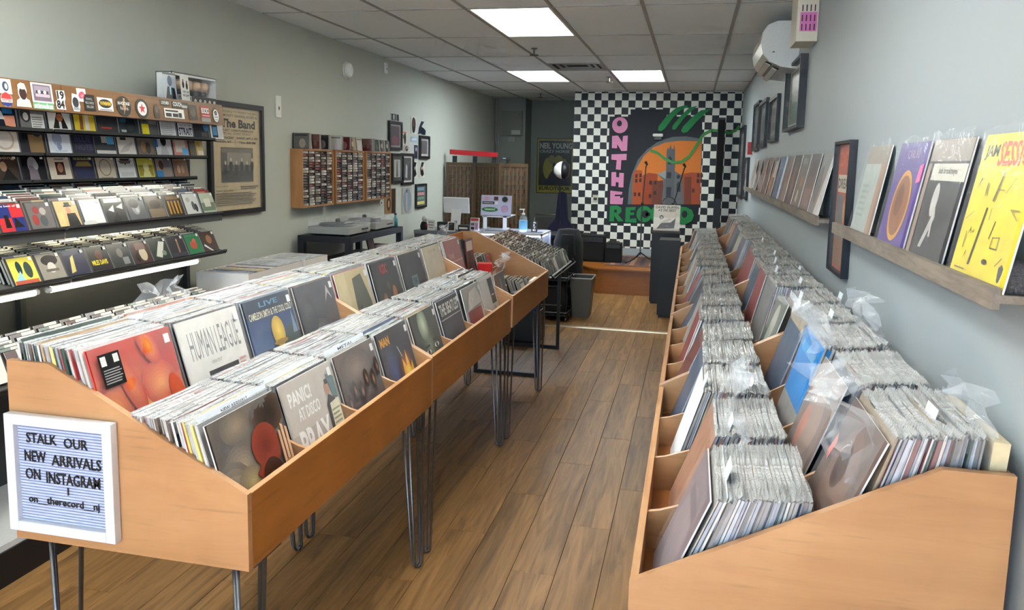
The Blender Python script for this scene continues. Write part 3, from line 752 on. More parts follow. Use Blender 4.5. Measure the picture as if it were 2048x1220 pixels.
G_chk = [R(.0, .62, 1, 1, (170, 166, 160)), R(.1, .36, .9, .6, (150, 52, 44))] + [R(.1 + .1 * (k % 8), .05 + .07 * (k // 8), .17 + .1 * (k % 8), .1 + .07 * (k // 8), (36, 36, 36)) for k in range(32)] + [P([(.05, .62), (.3, .9), (.7, .95), (.95, .66)], (206, 200, 190))]
cover_record('record in loose sleeve with red band over a black grid', lowpos(1, 2), PI / 2, 15, G_chk, (196, 192, 186), group=GI)
H_wht = [R(.06, .06, .94, .94, (206, 204, 198)), R(.6, .45, .9, .92, (34, 34, 36)), E(.7, .25, .12, .16, (176, 170, 160)), R(.66, .6, .84, .62, (220, 220, 214))]
cover_record('white-bordered pale record with a dark upright panel, leaning at the bin end', (-1.05, LY[1] + p2 * 3.5 + .02, .742), PI / 2, 17, H_wht, (232, 230, 222), group=GI, th=.012)
a_fire = (GRD(0, 0, 1, 1, (206, 120, 52), (186, 60, 46)) + G(.85, .85, .3, .3, (176, 50, 44), (188, 64, 46)) + G(.12, .35, .2, .4, (226, 150, 60), (196, 80, 48), 6, -.2) + G(.52, .3, .12, .4, (232, 186, 80), (206, 100, 50), 6, -.15) + G(.7, .55, .22, .2, (222, 140, 74), (196, 76, 50))
          + G(.36, .62, .1, .3, (214, 110, 52), (192, 70, 46), 5, .3) + G(.66, .9, .1, .2, (226, 140, 60), (190, 66, 46), 5, .4) + G(.9, .3, .1, .3, (206, 96, 54), (194, 78, 48), 5, .2) + G(.3, .08, .18, .14, (236, 196, 90), (210, 120, 54)) + [
          R(.06, .66, .3, .94, (20, 20, 22)), R(.08, .84, .14, .92, (220, 220, 216)), R(.22, .85, .28, .92, (214, 214, 210))] + lines(.08, .69, .28, .82, 6, (150, 150, 150)))
cover_record('record with a fiery red and orange cover and black hype sticker', uppos(0, 0), PI / 2, 16, a_fire, (190, 62, 46), group=GI, edge=(206, 60, 60))
b_hl = [T('HUMAN LEAGUE', .12, .6, .93, .88, (132, 130, 128), 0), T('GREATEST', .38, .52, .55, .55, (120, 120, 118)), R(.3, 0, .8, .46, (42, 34, 34)), P([(.42, 0), (.52, .3), (.58, .02)], (190, 110, 76)), P([(.62, .02), (.68, .34), (.78, .06)], (206, 120, 84))] + lines(.82, .1, .95, .5, 9, (206, 150, 146))
cover_record('white record cover with tall thin grey title and small dark photo', uppos(0, 1), PI / 2, 16, b_hl, (226, 222, 214), group=GI, crumple=1)
c_cam = GRD(0, .35, 1, .8, (70, 100, 146), (36, 60, 100)) + GRD(0, 0, 1, .42, (26, 38, 34), (46, 62, 52)) + [ P([(.6, .42), (.8, .62), (1, .5), (1, .4)], (64, 78, 72)), T('CAMELEON SMITH & THE COOL COLD', .06, .78, .96, .86, (214, 206, 180), .02), T('LIVE', .3, .9, .7, .96, (90, 140, 170), .02), ] + G(.55, .34, .12, .2, (110, 88, 66), (44, 50, 46), 5) + G(.55, .58, .13, .18, (232, 202, 92), (190, 152, 46), 5) + [E(.55, .46, .15, .03, (150, 120, 40)), E(.2, .2, .2, .14, (30, 44, 38)), P([(.85, .5), (.9, .78), (.95, .5)], (120, 140, 160))]
cover_record('record with a dark blue night cover and a yellow domed helmet', uppos(0, 2), PI / 2, 16, c_cam, (40, 52, 70), group=GI)
d_gry = GRD(0, 0, 1, 1, (66, 64, 66), (82, 80, 84)) + G(.45, .25, .3, .34, (150, 144, 140), (74, 72, 74)) + G(.25, .65, .2, .25, (56, 54, 56), (74, 72, 74)) + [ P([(.7, .7), (.8, .92), (.9, .72), (.8, .82)], (180, 178, 176)), P([(.55, .1), (.7, .5), (.9, .1)], (86, 82, 82)), E(.2, .6, .15, .2, (70, 68, 70))]
cover_record('record with a dim charcoal grey cover', uppos(0, 3), PI / 2, 16, d_gry, (76, 74, 76), group=GI)
e_tan = [P([(.5, 0), (.95, 0), (.95, .5), (.8, .92), (.5, .88), (.45, .5)], (86, 88, 72)), P([(.35, .1), (.6, .2), (.62, .5), (.4, .35)], (52, 58, 50)), R(0, 0, .3, 1, (206, 190, 146)), E(.86, .16, .12, .16, (160, 142, 98)), P([(.5, .1), (.62, .3), (.7, .05)], (190, 186, 150))]
cover_record('record with a tan cover and a dark olive tree shape', uppos(1, 0), PI / 2, 16, e_tan, (196, 178, 132), group=GI)
f_blk = GRD(0, 0, 1, 1, (60, 54, 42), (34, 32, 32)) + [T('AC/DC', .32, .8, .6, .95, (186, 54, 40), .04), E(.3, .42, .07, .09, (140, 96, 60)), E(.7, .46, .08, .12, (170, 110, 66)), E(.5, .3, .09, .13, (96, 80, 62)), E(.15, .25, .08, .12, (90, 76, 56)), R(0, 0, 1, .12, (92, 82, 60)), E(.85, .22, .09, .12, (110, 90, 66)), E(.5, .6, .05, .08, (84, 70, 56))]
cover_record('record with a black cover and small red heading', uppos(1, 1), PI / 2, 16, f_blk, (40, 38, 36), group=GI)
g_demo = [R(.38, .42, .66, .6, (112, 140, 142)), T('DEMO', .41, .45, .63, .57, (66, 84, 88), .03)] + lines(.2, .25, .8, .36, 3, (72, 72, 74))
cover_record('record with a plain dark grey cover and small teal square', uppos(1, 2), PI / 2, 16, g_demo, (58, 58, 60), group=GI)
h_bei = [T('LIVE', .3, .88, .7, .93, (150, 140, 120))] + [E(.3 + .17 * k, .26 + .03 * (k % 2), .06, .1, (70, 56, 46)) for k in range(4)] + [E(.3 + .17 * k, .24 + .03 * (k % 2), .03, .06, (196, 170, 140)) for k in range(4)]
cover_record('record with a beige cover and four small dark heads', uppos(1, 3), PI / 2, 16, h_bei, (206, 194, 170), group=GI)
i_pnk = [R(0, .55, 1, .58, (206, 150, 146)), P([(.6, 0), (1, 0), (1, .5), (.8, .3)], (176, 44, 46)), P([(.3, .1), (.4, .45), (.5, .1)], (210, 170, 160)), T('FUNK', .2, .62, .5, .72, (214, 170, 164), .02)]
cover_record('record with a dusty pink and red cover in the disc and cassette bin', (-1.37, 4.62, .902), PI / 2, 16, i_pnk, (168, 108, 104), group=GI)

# divider cards standing among the records
def divider_card(label, loc, rz, lean, Wd=.31, H=.335, text=None, tab=None, group='white divider cards', col=(226, 232, 240)):
    t = thing('divider_card', label, 'divider card', loc, rz, group, -math.radians(lean))
    m = MB(); m.box(-Wd / 2, 0, 0, Wd / 2, .0012, H, col)
    if tab is not None: m.box(tab - .035, 0, H, tab + .035, .0012, H + .035, col)
    m.build('card', 'card', t)
    if text:
        a = MB(); art(a, .12, .012, -.0002, [T(text, 0, 0, 1, 1, (60, 64, 74), .01)], z0=H - .02, cx=0 if tab is None else tab); a.build('lettering', 'matte', t)
    return t
divider_card('white NEW ARRIVALS divider card standing behind the brown-covered near record', (-1.052, LY[0] + p1 * .5, .742), PI / 2, 17, text='NEW ARRIVALS')
divider_card('white divider card behind the grey hand-lettered record', (-1.085, LY[0] + p1 * 1.5, .742), PI / 2, 16, Wd=.3, H=.33)
divider_card('white divider card behind the dark brown group-scene record', (-1.06, LY[0] + p1 * 2.5, .742), PI / 2, 17, text='METAL', H=.335)
divider_card('blue-edged thin card behind the near corner record', (-1.058, LY[0] + p1 * .5 + .01, .742), PI / 2, 17, H=.325, col=(110, 150, 214))
q = random.Random(21)
for k, (pi_, d, tier) in enumerate([(0, .10, 1), (1, .12, 1), (2, .06, 1), (2, .2, 1), (0, .52, 2), (3, .5, 2), (4, .45, 2), (4, .6, 2), (5, .5, 2), (6, .44, 2), (6, .55, 2), (7, .47, 2), (8, .5, 2), (10, .5, 2)]):
    yc = PK_R[pi_]
    nth = ['first', 'second', 'third', 'fourth', 'fifth', 'sixth', 'seventh', 'eighth', 'ninth', 'tenth', 'eleventh'][pi_]
    divider_card('white tabbed divider card in the %s %s pocket of the wall bins%s' % (nth, 'lower' if tier == 1 else 'upper', ', nearer the wall' if (pi_, d) in ((2, .2), (4, .6), (6, .55)) else ''),
                 (-.09 + d, yc, .712 if tier == 1 else .872), -PI / 2, 17 if tier == 1 else 13, H=.318, tab=q.uniform(.02, .12))

# crumpled clear sleeves poking out of the wall bins
def crumple(name, label, loc, rz, Wd, H, seed, bulge=.05, tilt=0, parent=None, mat='film_crumple', fold=0.35):
    m = MB(); nx, nz = 9, 7; vs = []
    for i in range(nx + 1):
        for j in range(nz + 1):
            u, v = i / nx, j / nz
            n1 = noise.noise(Vector((u * 3 + seed, v * 3, seed * 1.7))); n2 = noise.noise(Vector((u * 8, v * 8 + seed, 3.1)))
            ridge = abs(noise.noise(Vector((u * 4 + seed, v * 4, 9.2)))) 
            y = -bulge * (n1 * .8 + ridge * 1.1 + n2 * .35) * (.3 + v) - fold * H * max(0, v - .55) ** 1.5
            x = (u - .5) * Wd * (1 - .25 * v * (1 + n1)) + .02 * n2
            vs.append((x, y, v * H * (1 - .12 * abs(n1)) + .015 * n2))
    m.add(vs, [(i * (nz + 1) + j, (i + 1) * (nz + 1) + j, (i + 1) * (nz + 1) + j + 1, i * (nz + 1) + j + 1) for i in range(nx) for j in range(nz)], (230, 234, 238))
    o = m.build(name, mat, parent, loc, (tilt, 0, rz), smooth=False)
    if label: tag(o, label, 'plastic sleeve', 'loose crumpled plastic sleeves')
    return o
CR = [('large crumpled clear sleeve bulging over the nearest upper pocket of the wall bins', (.385, 1.80, 1.0), .36, .27, 1.3, .13, .35),
      ('crumpled clear sleeve end sticking up beside the wall over the nearest records', (.60, 1.74, 1.15), .24, .12, 2.2, .07, .3),
      ('crumpled clear sleeve folded across the first lower pocket of the wall bins', (.17, 1.98, .985), .26, .08, 3.1, .05, .9),
      ('crumpled clear sleeve spilling out between the second and third lower pockets', (.19, 2.30, .96), .34, .17, 4.4, .1, .7),
      ('crumpled clear sleeve over the bright blue record', (.42, 2.5, 1.06), .32, .24, 5.5, .1, .4),
      ('crumpled clear sleeve leaning on the wall above the third upper pocket', (.58, 2.62, 1.12), .3, .19, 6.1, .08, .3),
      ('crumpled clear sleeve standing up over the white-covered record in the island bin', (-1.50, 1.96, 1.15), .26, .19, 7.7, .05, .05)]
for (lab, loc, w, h, sd, bl, fo) in CR:
    crumple('plastic_sleeve', lab, loc, PI / 2 if loc[0] < -1 else -PI / 2, w, h, sd, bl, fold=fo)
# a few wall-bin records whose faces can be made out
GW = 'records turned to the aisle in the wall bins'
def wl(pk, d, tier): return (-.09 + d, PK_R[pk], .712 if tier == 1 else .872)
cover_record('brown-toned record with a salmon price flag at the front of the nearest upper pocket', wl(0, .372, 2), -PI / 2, 22, [E(.5, .5, .3, .4, (132, 104, 92)), E(.45, .6, .14, .18, (84, 60, 52)), R(.1, .1, .9, .2, (150, 130, 120)), P([(.02, .55), (.1, .5), (.14, .66), (.07, .72)], (238, 132, 116))], (112, 92, 84), group=GW, tagpos=None)
cover_record('dull violet-grey record at the front of the nearest lower pocket', wl(0, .04, 1), -PI / 2, 22, [E(.5, .5, .35, .35, (150, 138, 142)), R(.2, .7, .8, .8, (120, 108, 116))], (136, 124, 130), group=GW, tagpos=None)
cover_record('bright blue record box standing in the third upper pocket', wl(2, .40, 2), -PI / 2, 15, [R(.1, .8, .9, .9, (90, 170, 226))], (44, 140, 214), th=.03, group=GW, tagpos=None, edge=(44, 140, 214))
cover_record('record with pale figures on green at the front of the fourth upper pocket', wl(4, .378, 2), -PI / 2, 18, [R(0, 0, 1, .5, (92, 108, 88)), E(.5, .65, .2, .25, (196, 196, 186)), E(.4, .4, .12, .2, (180, 182, 172))], (128, 134, 120), group=GW, tagpos=None)
cover_record('brown record at the front of the second upper pocket of the wall bins', wl(1, .374, 2), -PI / 2, 20, [E(.5, .5, .3, .3, (168, 146, 134)), E(.3, .4, .12, .2, (196, 140, 120))], (140, 124, 116), group=GW, tagpos=None)
t = thing('record_box', 'thick cream box set at the wall end of the nearest upper pocket', 'box set', (-.09 + .655, PK_R[0], .872), -PI / 2, None, -math.radians(4))
MB().box(-SZ / 2, 0, 0, SZ / 2, .03, SZ, (214, 198, 160)).build('box', 'jacket', t)
MB().box(-SZ / 2 - .003, -.003, -.0, SZ / 2 + .003, -.001, SZ + .02).build('plastic_sleeve', 'film_crumple', t)

# ------------------------------------------------------------------ letter board on the bin end
lb = thing('letter_board', 'white framed letter board hanging on the bin end, STALK OUR NEW ARRIVALS', 'letter board', (-1.518, LY[0] - .001, .728))
BW, BH = .315, .310
f = MB(); fc = (212, 216, 222); fw = .027
f.box(-BW / 2, -.024, 0, -BW / 2 + fw, 0, BH, fc).box(BW / 2 - fw, -.024, 0, BW / 2, 0, BH, fc).box(-BW / 2 + fw, -.024, 0, BW / 2 - fw, 0, fw, fc).box(-BW / 2 + fw, -.024, BH - fw, BW / 2 - fw, 0, BH, fc)
f.build('frame', 'satin', lb, bevel=.002)
g = MB(); g.box(-BW / 2 + fw, -.006, fw, BW / 2 - fw, 0, BH - fw, (136, 146, 180)); n = 34
g.build('felt_backing', 'matte', lb)
for k in range(n):
    z = fw + (BH - 2 * fw) * (k + .2) / n
    MB().box(-BW / 2 + fw, -.009, z, BW / 2 - fw, -.006, z + (BH - 2 * fw) / n * .62, (176, 186, 216)).build('rib', 'matte', lb)
IW, IH = BW - 2 * fw, BH - 2 * fw
def lettering(s, u0, v0, u1, v1, word):
    a = MB(); art(a, IW, IH, -.0095, [T(s, u0, v0, u1, v1, (16, 16, 18), .012)], z0=fw)
    b = MB(); b.v = a.v + [(x, y - .0016, z) for x, y, z in a.v]; nn = len(a.v)
    b.f = a.f + [tuple(i + nn for i in ff) for ff in a.f]; b.c = a.c * 2; b.m = a.m * 2
    b.build('lettering', 'satin', lb)
for w in (('STALK', .1, .81, .45, .915), ('OUR', .53, .795, .80, .9), ('NEW', .07, .615, .315, .73), ('ARRIVALS', .38, .60, .94, .715), ('ON', .07, .43, .24, .545), ('INSTAGRAM', .31, .41, .92, .53), ('l', .545, .31, .56, .39), ('on__therecord__nj', .09, .165, .9, .265)): lettering(*w, w[0])

# ================================================================== CD RACK ON THE LEFT WALL
CW, CH, CT = .142, .125, .0104
YE, YJ = 4.20, 2.98       # right end of the rack, joint between its two sections
for i, (a, b, lab) in enumerate(((YJ, YE, 'black steel CD rack section with lit shelves beside the framed concert poster'), (YJ - 1.22, YJ, 'black steel CD rack section cut off by the photo edge'))):
    t = thing('cd_rack', lab, 'CD rack', (0, 0, 0), 0, 'black steel CD rack sections')
    bk = (42, 44, 44); bd = (54, 55, 54)
    MB().box(-3.045, a + .02, .1, -3.03, b - .02, 1.62, bd).build('back_panel', 'satin', t)
    MB().box(-3.075, b - .03, 0, -3.0, b, 1.98, bk).build('upright', 'blackmetal', t)
    if i == 1: MB().box(-3.075, a, 0, -3.0, a + .03, 1.98, bk).build('upright', 'blackmetal', t)
    MB().box(-3.03, a, 0, -2.55, b, .14, (30, 30, 32)).build('base', 'blackmetal', t)
    MB().box(-3.04, a, .14, -2.56, b, .165, (190, 190, 186)).build('base_shelf', 'satin', t)
    for (z, xf) in ((1.345, -2.765), (1.118, -2.745), (.755, -2.60)):
        sh = MB(); sh.prism([(-3.03, z + .03), (-3.03, z + .045), (xf - .0, z + .004), (xf, z - .012)], 'y', a + .004, b - .004, (70, 72, 72)); (sh.box(xf - .006, a + .004, z - .04, xf, b - .004, z - .01, (70, 72, 72)) if z > 1.2 else None); s = sh.build('shelf', 'satin', t)
        e = MB(); e.tube([(xf, a + .006, z + .0), (xf + .008, a + .012, z + .008), (xf + .008, b - .012, z + .008), (xf, b - .006, z + .0)], .007, 8, (34, 34, 36)); e.build('front_rail', 'blackmetal', s, smooth=True)
    for (z, xf) in ((1.792, -2.815), (1.686, -2.87), (1.562, -2.945)):
        d = MB(); d.box(-3.03, a + .005, z - .014, xf + .02, b - .005, z - .008, bk); d.box(xf + .014, a + .005, z - .014, xf + .02, b - .005, z + .006, bk)
        d.box(xf - .035, a + .005, z - .01, xf - .03, b - .005, z + .105, (28, 29, 32)); d.build('display_ledge', 'blackmetal', t)
    # printed header
    h = MB(); h.prism([(-2.735, 1.872), (-2.75, 1.992), (-2.765, 1.992), (-2.75, 1.872)], 'y', a + .002, b - .002); h.build('header_board', 'oakstrip', t)
    MB().box(-3.03, a, 1.872, -2.75, b, 1.878, bk).build('header_shelf', 'blackmetal', t)
# lit tubes under the shelves
for (y0, y1, z, x, lab) in ((YJ - .12, YE - .25, 1.088, -2.765, 'long glowing fluorescent tube under the lower CD shelf'), (YJ - 1.15, YJ - .17, 1.088, -2.765, 'glowing tube under the lower CD shelf, cut off at the photo edge'),
                            (YJ + .06, YE - .2, 1.335, -2.93, 'glowing tube under the upper CD shelf'), (YJ - 1.15, YJ - .1, 1.335, -2.93, 'tube under the upper CD shelf of the cut-off rack section')):
    t = thing('tube_light', lab, 'tube light', (x, 0, z), 0, 'shelf tube lights')
    tb = MB().tube([(0, y0 + .02, 0), (0, y1 - .02, 0)], .015, 12); tb.build('tube', 'tube_light', t, smooth=True)
    MB().box(-.02, y0 + .02, .013, .02, y1 - .02, .022, (225, 225, 220)).build('fitting', 'satin', t)
    MB().tube([(0, y0, 0), (0, y0 + .02, 0)], .014, 10, (200, 200, 196)).build('end_cap', 'satin', t)
    MB().tube([(0, y1 - .02, 0), (0, y1, 0)], .014, 10, (200, 200, 196)).build('end_cap', 'satin', t)

# ---- compact discs
CDVAR = []
q = random.Random(5)
CC = [(36, 36, 40), (226, 222, 210), (210, 206, 196), (120, 116, 110), (60, 64, 70), (170, 150, 120), (90, 40, 40), (50, 70, 100), (200, 198, 190), (40, 60, 50), (150, 60, 50), (92, 88, 84)]
def cd_mesh(cov, spine, items=None):
    m = MB(); w = CW / 2
    m.box(-w, 0, 0, w, CT, CH, [(60, 60, 62), (206, 206, 200), (220, 220, 220), (150, 150, 148), (120, 120, 118), (150, 150, 148)])
    m.f.pop(2); m.c.pop(2); m.m.pop(2)
    art(m, CW, CH, .0002, [R(0, 0, 1, 1, spine), R(.09, .02, .99, .98, cov)] + (items or []), dz=.00012)
    return m
def random_art(q, c):
    k = q.randrange(6); o1, o2 = q.randint(-20, 50), q.randint(-20, 30); d = tuple(max(0, min(255, int(x * .55 + o1 + q.randint(-8, 8)))) for x in c); l = tuple(max(0, min(255, int(x * .7 + 60 + o2 + q.randint(-8, 8)))) for x in c)
    if k == 0: return [R(.2, .15, .85, .7, d), R(.2, .8, .8, .88, l)]
    if k == 1: return [E(.55, .5, .28, .34, d), E(.55, .58, .12, .16, l)]
    if k == 2: return [P([(.15, .1), (.9, .1), (.7, .75), (.4, .8)], d), R(.2, .86, .7, .92, l)]
    if k == 3: return [R(.1, .5, .98, .98, d), E(.4, .45, .12, .2, l), E(.7, .4, .1, .18, l)]
    if k == 4: return [E(.6, .35, .2, .3, l), R(.15, .82, .9, .92, d)]
    return [R(.1, .02, .5, .98, d), E(.5, .5, .2, .2, l)]
CDM = []
for k in range(24):
    c = CC[k % len(CC)]
    CDM.append(cd_mesh(c, (40, 40, 42) if k % 3 else (214, 212, 206), random_art(q, c)))
CDS = []
CDN = ['dark', 'cream', 'cream', 'grey', 'slate', 'tan', 'maroon', 'blue', 'cream', 'dark green', 'red', 'grey']
def cd(label, loc, lean, k, group, rz=PI / 2):
    CDS.append((math.dist(loc, (0, 0, EYE)), k, tuple(loc), -math.radians(lean), rz, CDN[k % 12] + ' ' + label, group))
def cdx(label, loc, lean, cov, items, group, spine=(46, 46, 48), price=True):
    t = thing('compact_disc', label, 'CD', loc, PI / 2, group, -math.radians(lean))
    m = MB(); w = CW / 2
    m.box(-w, .001, 0, w, CT, CH, (150, 150, 148)); m.build('jewel_case', 'case', t)
    a = MB(); art(a, CW, CH, .001, [R(0, 0, 1, 1, spine), R(.08, .02, .99, .98, cov)] + items, dz=.00015); a.build('cover_print', 'case', t)
    if price: MB().box(w - .026, -.0036, CH - .022, w - .010, -.0033, CH - .006, (232, 232, 226)).build('price_tag', 'card', t)
    return t
ROW1 = [('dark blue cover and salmon note', (30, 36, 52), [R(.1, .5, .45, .9, (40, 110, 170)), R(.55, .5, .9, .9, (40, 110, 170)), P([(.6, .1), (.95, .05), (.95, .45), (.55, .42)], (240, 160, 130)), P([(.4, .3), (.5, .6), (.6, .3)], (220, 220, 220))]),
        ('grey guitar picture and white note', (120, 120, 118), [E(.3, .55, .2, .3, (60, 60, 60)), E(.3, .45, .1, .14, (220, 220, 214)), R(.48, .05, .97, .55, (226, 226, 220))] + lines(.52, .1, .92, .5, 5, (140, 140, 136))),
        ('white cover and black triangle', (222, 222, 216), [P([(.25, .1), (.85, .1), (.55, .95)], (28, 26, 28)), E(.55, .5, .14, .14, (176, 110, 70)), R(.5, .1, .6, .35, (220, 220, 214))]),
        ('yellow cover with tall pale figures', (216, 190, 50), [P([(.3, .1), (.45, .1), (.5, .9), (.35, .9)], (140, 90, 60)), P([(.55, .1), (.75, .1), (.7, .8), (.55, .85)], (220, 210, 200)), R(.1, .82, .95, .96, (150, 90, 60))]),
        ('black cover with red line', (52, 52, 54), [R(.2, .2, .7, .26, (170, 50, 40)), R(.1, .75, .9, .95, (70, 70, 72))]),
        ('dark teal cover', (34, 46, 54), [R(.1, .5, .4, .95, (44, 80, 100)), E(.6, .4, .25, .3, (26, 36, 42)), R(.1, .1, .35, .2, (170, 180, 176))]),
        ('grey cover and yellow sticker', (84, 82, 84), [R(.12, .06, .5, .5, (226, 214, 40)), R(.5, .5, .95, .9, (120, 118, 118)), R(.2, .6, .4, .9, (60, 60, 62))]),
        ('plain white cover of fine lines', (214, 216, 214), lines(.15, .1, .9, .85, 9, (170, 172, 172))),
        ('white cover and bold navy capitals', (226, 226, 224), [T('GEORGE', .12, .7, .95, .92, (60, 66, 96), .03), T('OUT OF THE', .2, .52, .9, .62, (70, 76, 100)), T('STRAIT', .12, .12, .95, .46, (60, 66, 96), .03)]),
        ('black cover and blue corner', (44, 46, 50), [E(.85, .65, .2, .3, (60, 130, 190)), R(.5, .1, .9, .3, (80, 80, 82))]),
        ('white cover and blue panel', (220, 224, 226), [R(.2, .1, .6, .95, (40, 44, 56)), R(.25, .2, .55, .6, (80, 140, 190)), R(.65, .1, .95, .9, (214, 214, 212))])]
ROW2 = [('cream cover and pale ring', (220, 212, 200), [E(.5, .5, .35, .38, (190, 170, 150)), E(.5, .5, .28, .3, (216, 208, 196))]),
        ('black and brown cover', (42, 44, 50), [R(.35, .05, .9, .7, (128, 104, 70)), E(.7, .75, .15, .12, (50, 50, 54)), R(.12, .5, .32, .9, (24, 24, 28))]),
        ('pale blue smoky cover', (206, 212, 220), [E(.45, .6, .2, .28, (150, 166, 190)), E(.5, .3, .1, .14, (130, 148, 176)), R(.3, .12, .8, .15, (170, 176, 184))]),
        ('navy cover with dark capitals', (38, 40, 58), [T('BLUE', .15, .5, .9, .75, (56, 60, 90), .03), T('NOTE', .15, .18, .9, .42, (56, 60, 90), .03), R(.1, .82, .7, .86, (150, 130, 100))]),
        ('black cover and blue block', (46, 50, 56), [R(.35, .5, .6, .8, (170, 172, 166)), R(.6, .45, .95, .8, (90, 160, 206)), R(.05, .02, .98, .2, (190, 190, 186))]),
        ('pale sketch cover', (200, 196, 188), [R(.25, .65, .55, .85, (60, 56, 54)), P([(.1, .1), (.6, .2), (.9, .6), (.4, .4)], (176, 170, 162))]),
        ('brown portrait cover', (104, 96, 88), [R(.15, .7, .9, .95, (120, 110, 100)), E(.4, .4, .14, .25, (140, 110, 80)), E(.65, .35, .14, .25, (70, 58, 50))]),
        ('white cover of a dark-haired figure', (196, 196, 196), [P([(.3, .02), (.8, .02), (.7, .45), (.4, .45)], (170, 172, 176)), E(.55, .7, .17, .25, (34, 32, 34)), R(.02, .4, .2, .95, (50, 90, 140))]),
        ('pink cover and blue sticker', (196, 130, 118), [R(.2, .2, .85, .75, (206, 196, 180)), R(.6, .08, .95, .4, (90, 160, 206)), R(.1, .85, .9, .95, (170, 90, 84))]),
        ('tan cover', (206, 176, 110), [R(.08, .02, .5, .98, (110, 104, 92)), R(.55, .5, .8, .7, (160, 150, 60)), R(.6, .1, .95, .3, (226, 216, 190))])]
ROW3 = [('dark brown seated figure cover', (66, 54, 48), [E(.45, .55, .12, .18, (186, 150, 120)), P([(.3, .05), (.9, .05), (.6, .5)], (30, 26, 26)), T('Song', .35, .78, .9, .93, (200, 190, 170))]),
        ('black cover of a grey long-haired head', (24, 24, 28), [E(.5, .6, .2, .32, (150, 148, 152)), P([(.3, .05), (.7, .05), (.65, .5), (.35, .6)], (120, 112, 120)), E(.62, .58, .1, .15, (176, 172, 172))]),
        ('cream cover and small dark portrait', (216, 204, 184), [R(.36, .22, .74, .72, (70, 40, 34)), E(.55, .5, .12, .18, (176, 120, 90)), R(.35, .8, .75, .86, (150, 140, 124))]),
        ('navy cover with gold heading', (52, 52, 76), [T('THE BIG BLUES BOX', .12, .8, .95, .92, (206, 190, 120), .02), P([(.15, .55), (.95, .55), (.8, .75), (.3, .75)], (140, 120, 70)), R(.15, .1, .9, .4, (36, 44, 80))]),
        ('tan cover with oval emblem', (190, 180, 160), [E(.5, .5, .3, .36, (140, 124, 100)), E(.5, .5, .25, .31, (186, 176, 156)), R(.2, .06, .8, .1, (150, 140, 120))]),
        ('white cover with dark winged badge', (214, 214, 210), [P([(.2, .88), (.8, .88), (.5, .6)], (70, 60, 60)), P([(.15, .8), (.85, .8), (.75, .66), (.25, .66)], (110, 100, 98)), R(.2, .12, .85, .3, (196, 196, 192))]),
        ('yellow portrait cover', (206, 196, 84), [R(.12, .12, .92, .6, (150, 140, 50)), E(.55, .5, .16, .2, (226, 216, 150)), P([(.3, .05), (.8, .05), (.7, .35), (.4, .35)], (214, 206, 140))]),
        ('mixed photo cover with blue corner', (150, 136, 126), [E(.4, .6, .14, .22, (90, 60, 50)), R(.05, .05, .45, .35, (60, 130, 190)), R(.55, .5, .9, .95, (120, 118, 120))]),
        ('brown band cover', (134, 100, 78), [E(.4, .4, .1, .2, (190, 150, 120)), E(.65, .4, .1, .2, (170, 130, 104)), R(.1, .8, .95, .95, (150, 120, 94))])]
GD = 'CDs set face out on the rack display rows'
for (row, names, x, z, y0, pitch, lean) in (('top', ROW1, -2.815, 1.79, 2.735, .151, 8), ('middle', ROW2, -2.87, 1.684, 2.80, .147, 10), ('bottom', ROW3, -2.945, 1.560, 2.87, .151, 12)):
    for k, (nm, cov, items) in enumerate(names):
        cdx('CD with %s on the %s display row' % (nm, row), (x, y0 + k * pitch, z), lean, cov, items, GD)
S1 = [('blue and red quarters and black boots', (190, 46, 50), [R(.1, .5, .54, .97, (36, 48, 110)), R(.54, .02, .98, .5, (36, 48, 110)), P([(.25, .15), (.45, .15), (.42, .6), (.3, .6)], (30, 26, 24)), P([(.55, .15), (.9, .15), (.75, .35), (.65, .5)], (30, 26, 24)), T('The best of', .12, .88, .8, .95, (240, 236, 226), .01)]),
      ('busy grey-red group cover', (110, 104, 100), [E(.4, .7, .12, .14, (140, 60, 60)), E(.65, .65, .12, .14, (170, 160, 150)), E(.3, .35, .12, .2, (150, 60, 56)), E(.6, .3, .14, .2, (80, 84, 86))]),
      ('tan cover of a man in a hat', (214, 176, 120), [P([(.45, .02), (.95, .02), (.85, .5), (.5, .5)], (30, 30, 34)), E(.6, .62, .1, .14, (196, 140, 110)), R(.45, .75, .78, .8, (30, 30, 32)), R(.5, .78, .72, .92, (40, 40, 42)), R(.1, .02, .35, .55, (222, 190, 130))]),
      ('plain white cover', (230, 228, 218), [E(.3, .05, .3, .12, (206, 206, 196))]),
      ('black cover of white angular shapes', (46, 46, 48), [P([(.2, .5), (.5, .7), (.45, .4)], (220, 220, 216)), P([(.6, .6), (.95, .75), (.9, .5)], (210, 210, 206)), R(.1, .8, .95, .97, (206, 206, 202)), P([(.3, .05), (.7, .05), (.6, .4)], (24, 24, 26))]),
      ('soft grey portrait cover', (96, 96, 98), [E(.5, .5, .2, .28, (150, 150, 150)), E(.45, .7, .25, .2, (60, 60, 62)), E(.55, .4, .08, .1, (190, 190, 188))]),
      ('dim brown landscape cover', (96, 84, 72), [R(.1, .02, .98, .4, (130, 112, 90)), E(.5, .6, .3, .2, (70, 60, 52))]),
      ('black cover of gold pillars', (50, 40, 30), [R(.15 + .0, .1, .25, .7, (190, 140, 50)), R(.35, .1, .45, .7, (176, 126, 44)), R(.55, .1, .65, .7, (190, 140, 50)), R(.75, .1, .85, .7, (176, 126, 44)), R(.1, .76, .95, .9, (120, 88, 40))]),
      ('white cover of small dark figures', (200, 200, 194), [E(.35, .7, .12, .12, (170, 170, 160)), E(.6, .4, .1, .22, (90, 90, 92)), E(.75, .3, .1, .2, (60, 60, 62))]),
      ('pale green photo cover', (176, 182, 160), [R(.1, .1, .95, .5, (110, 124, 100)), R(.3, .3, .7, .7, (206, 206, 190))])]
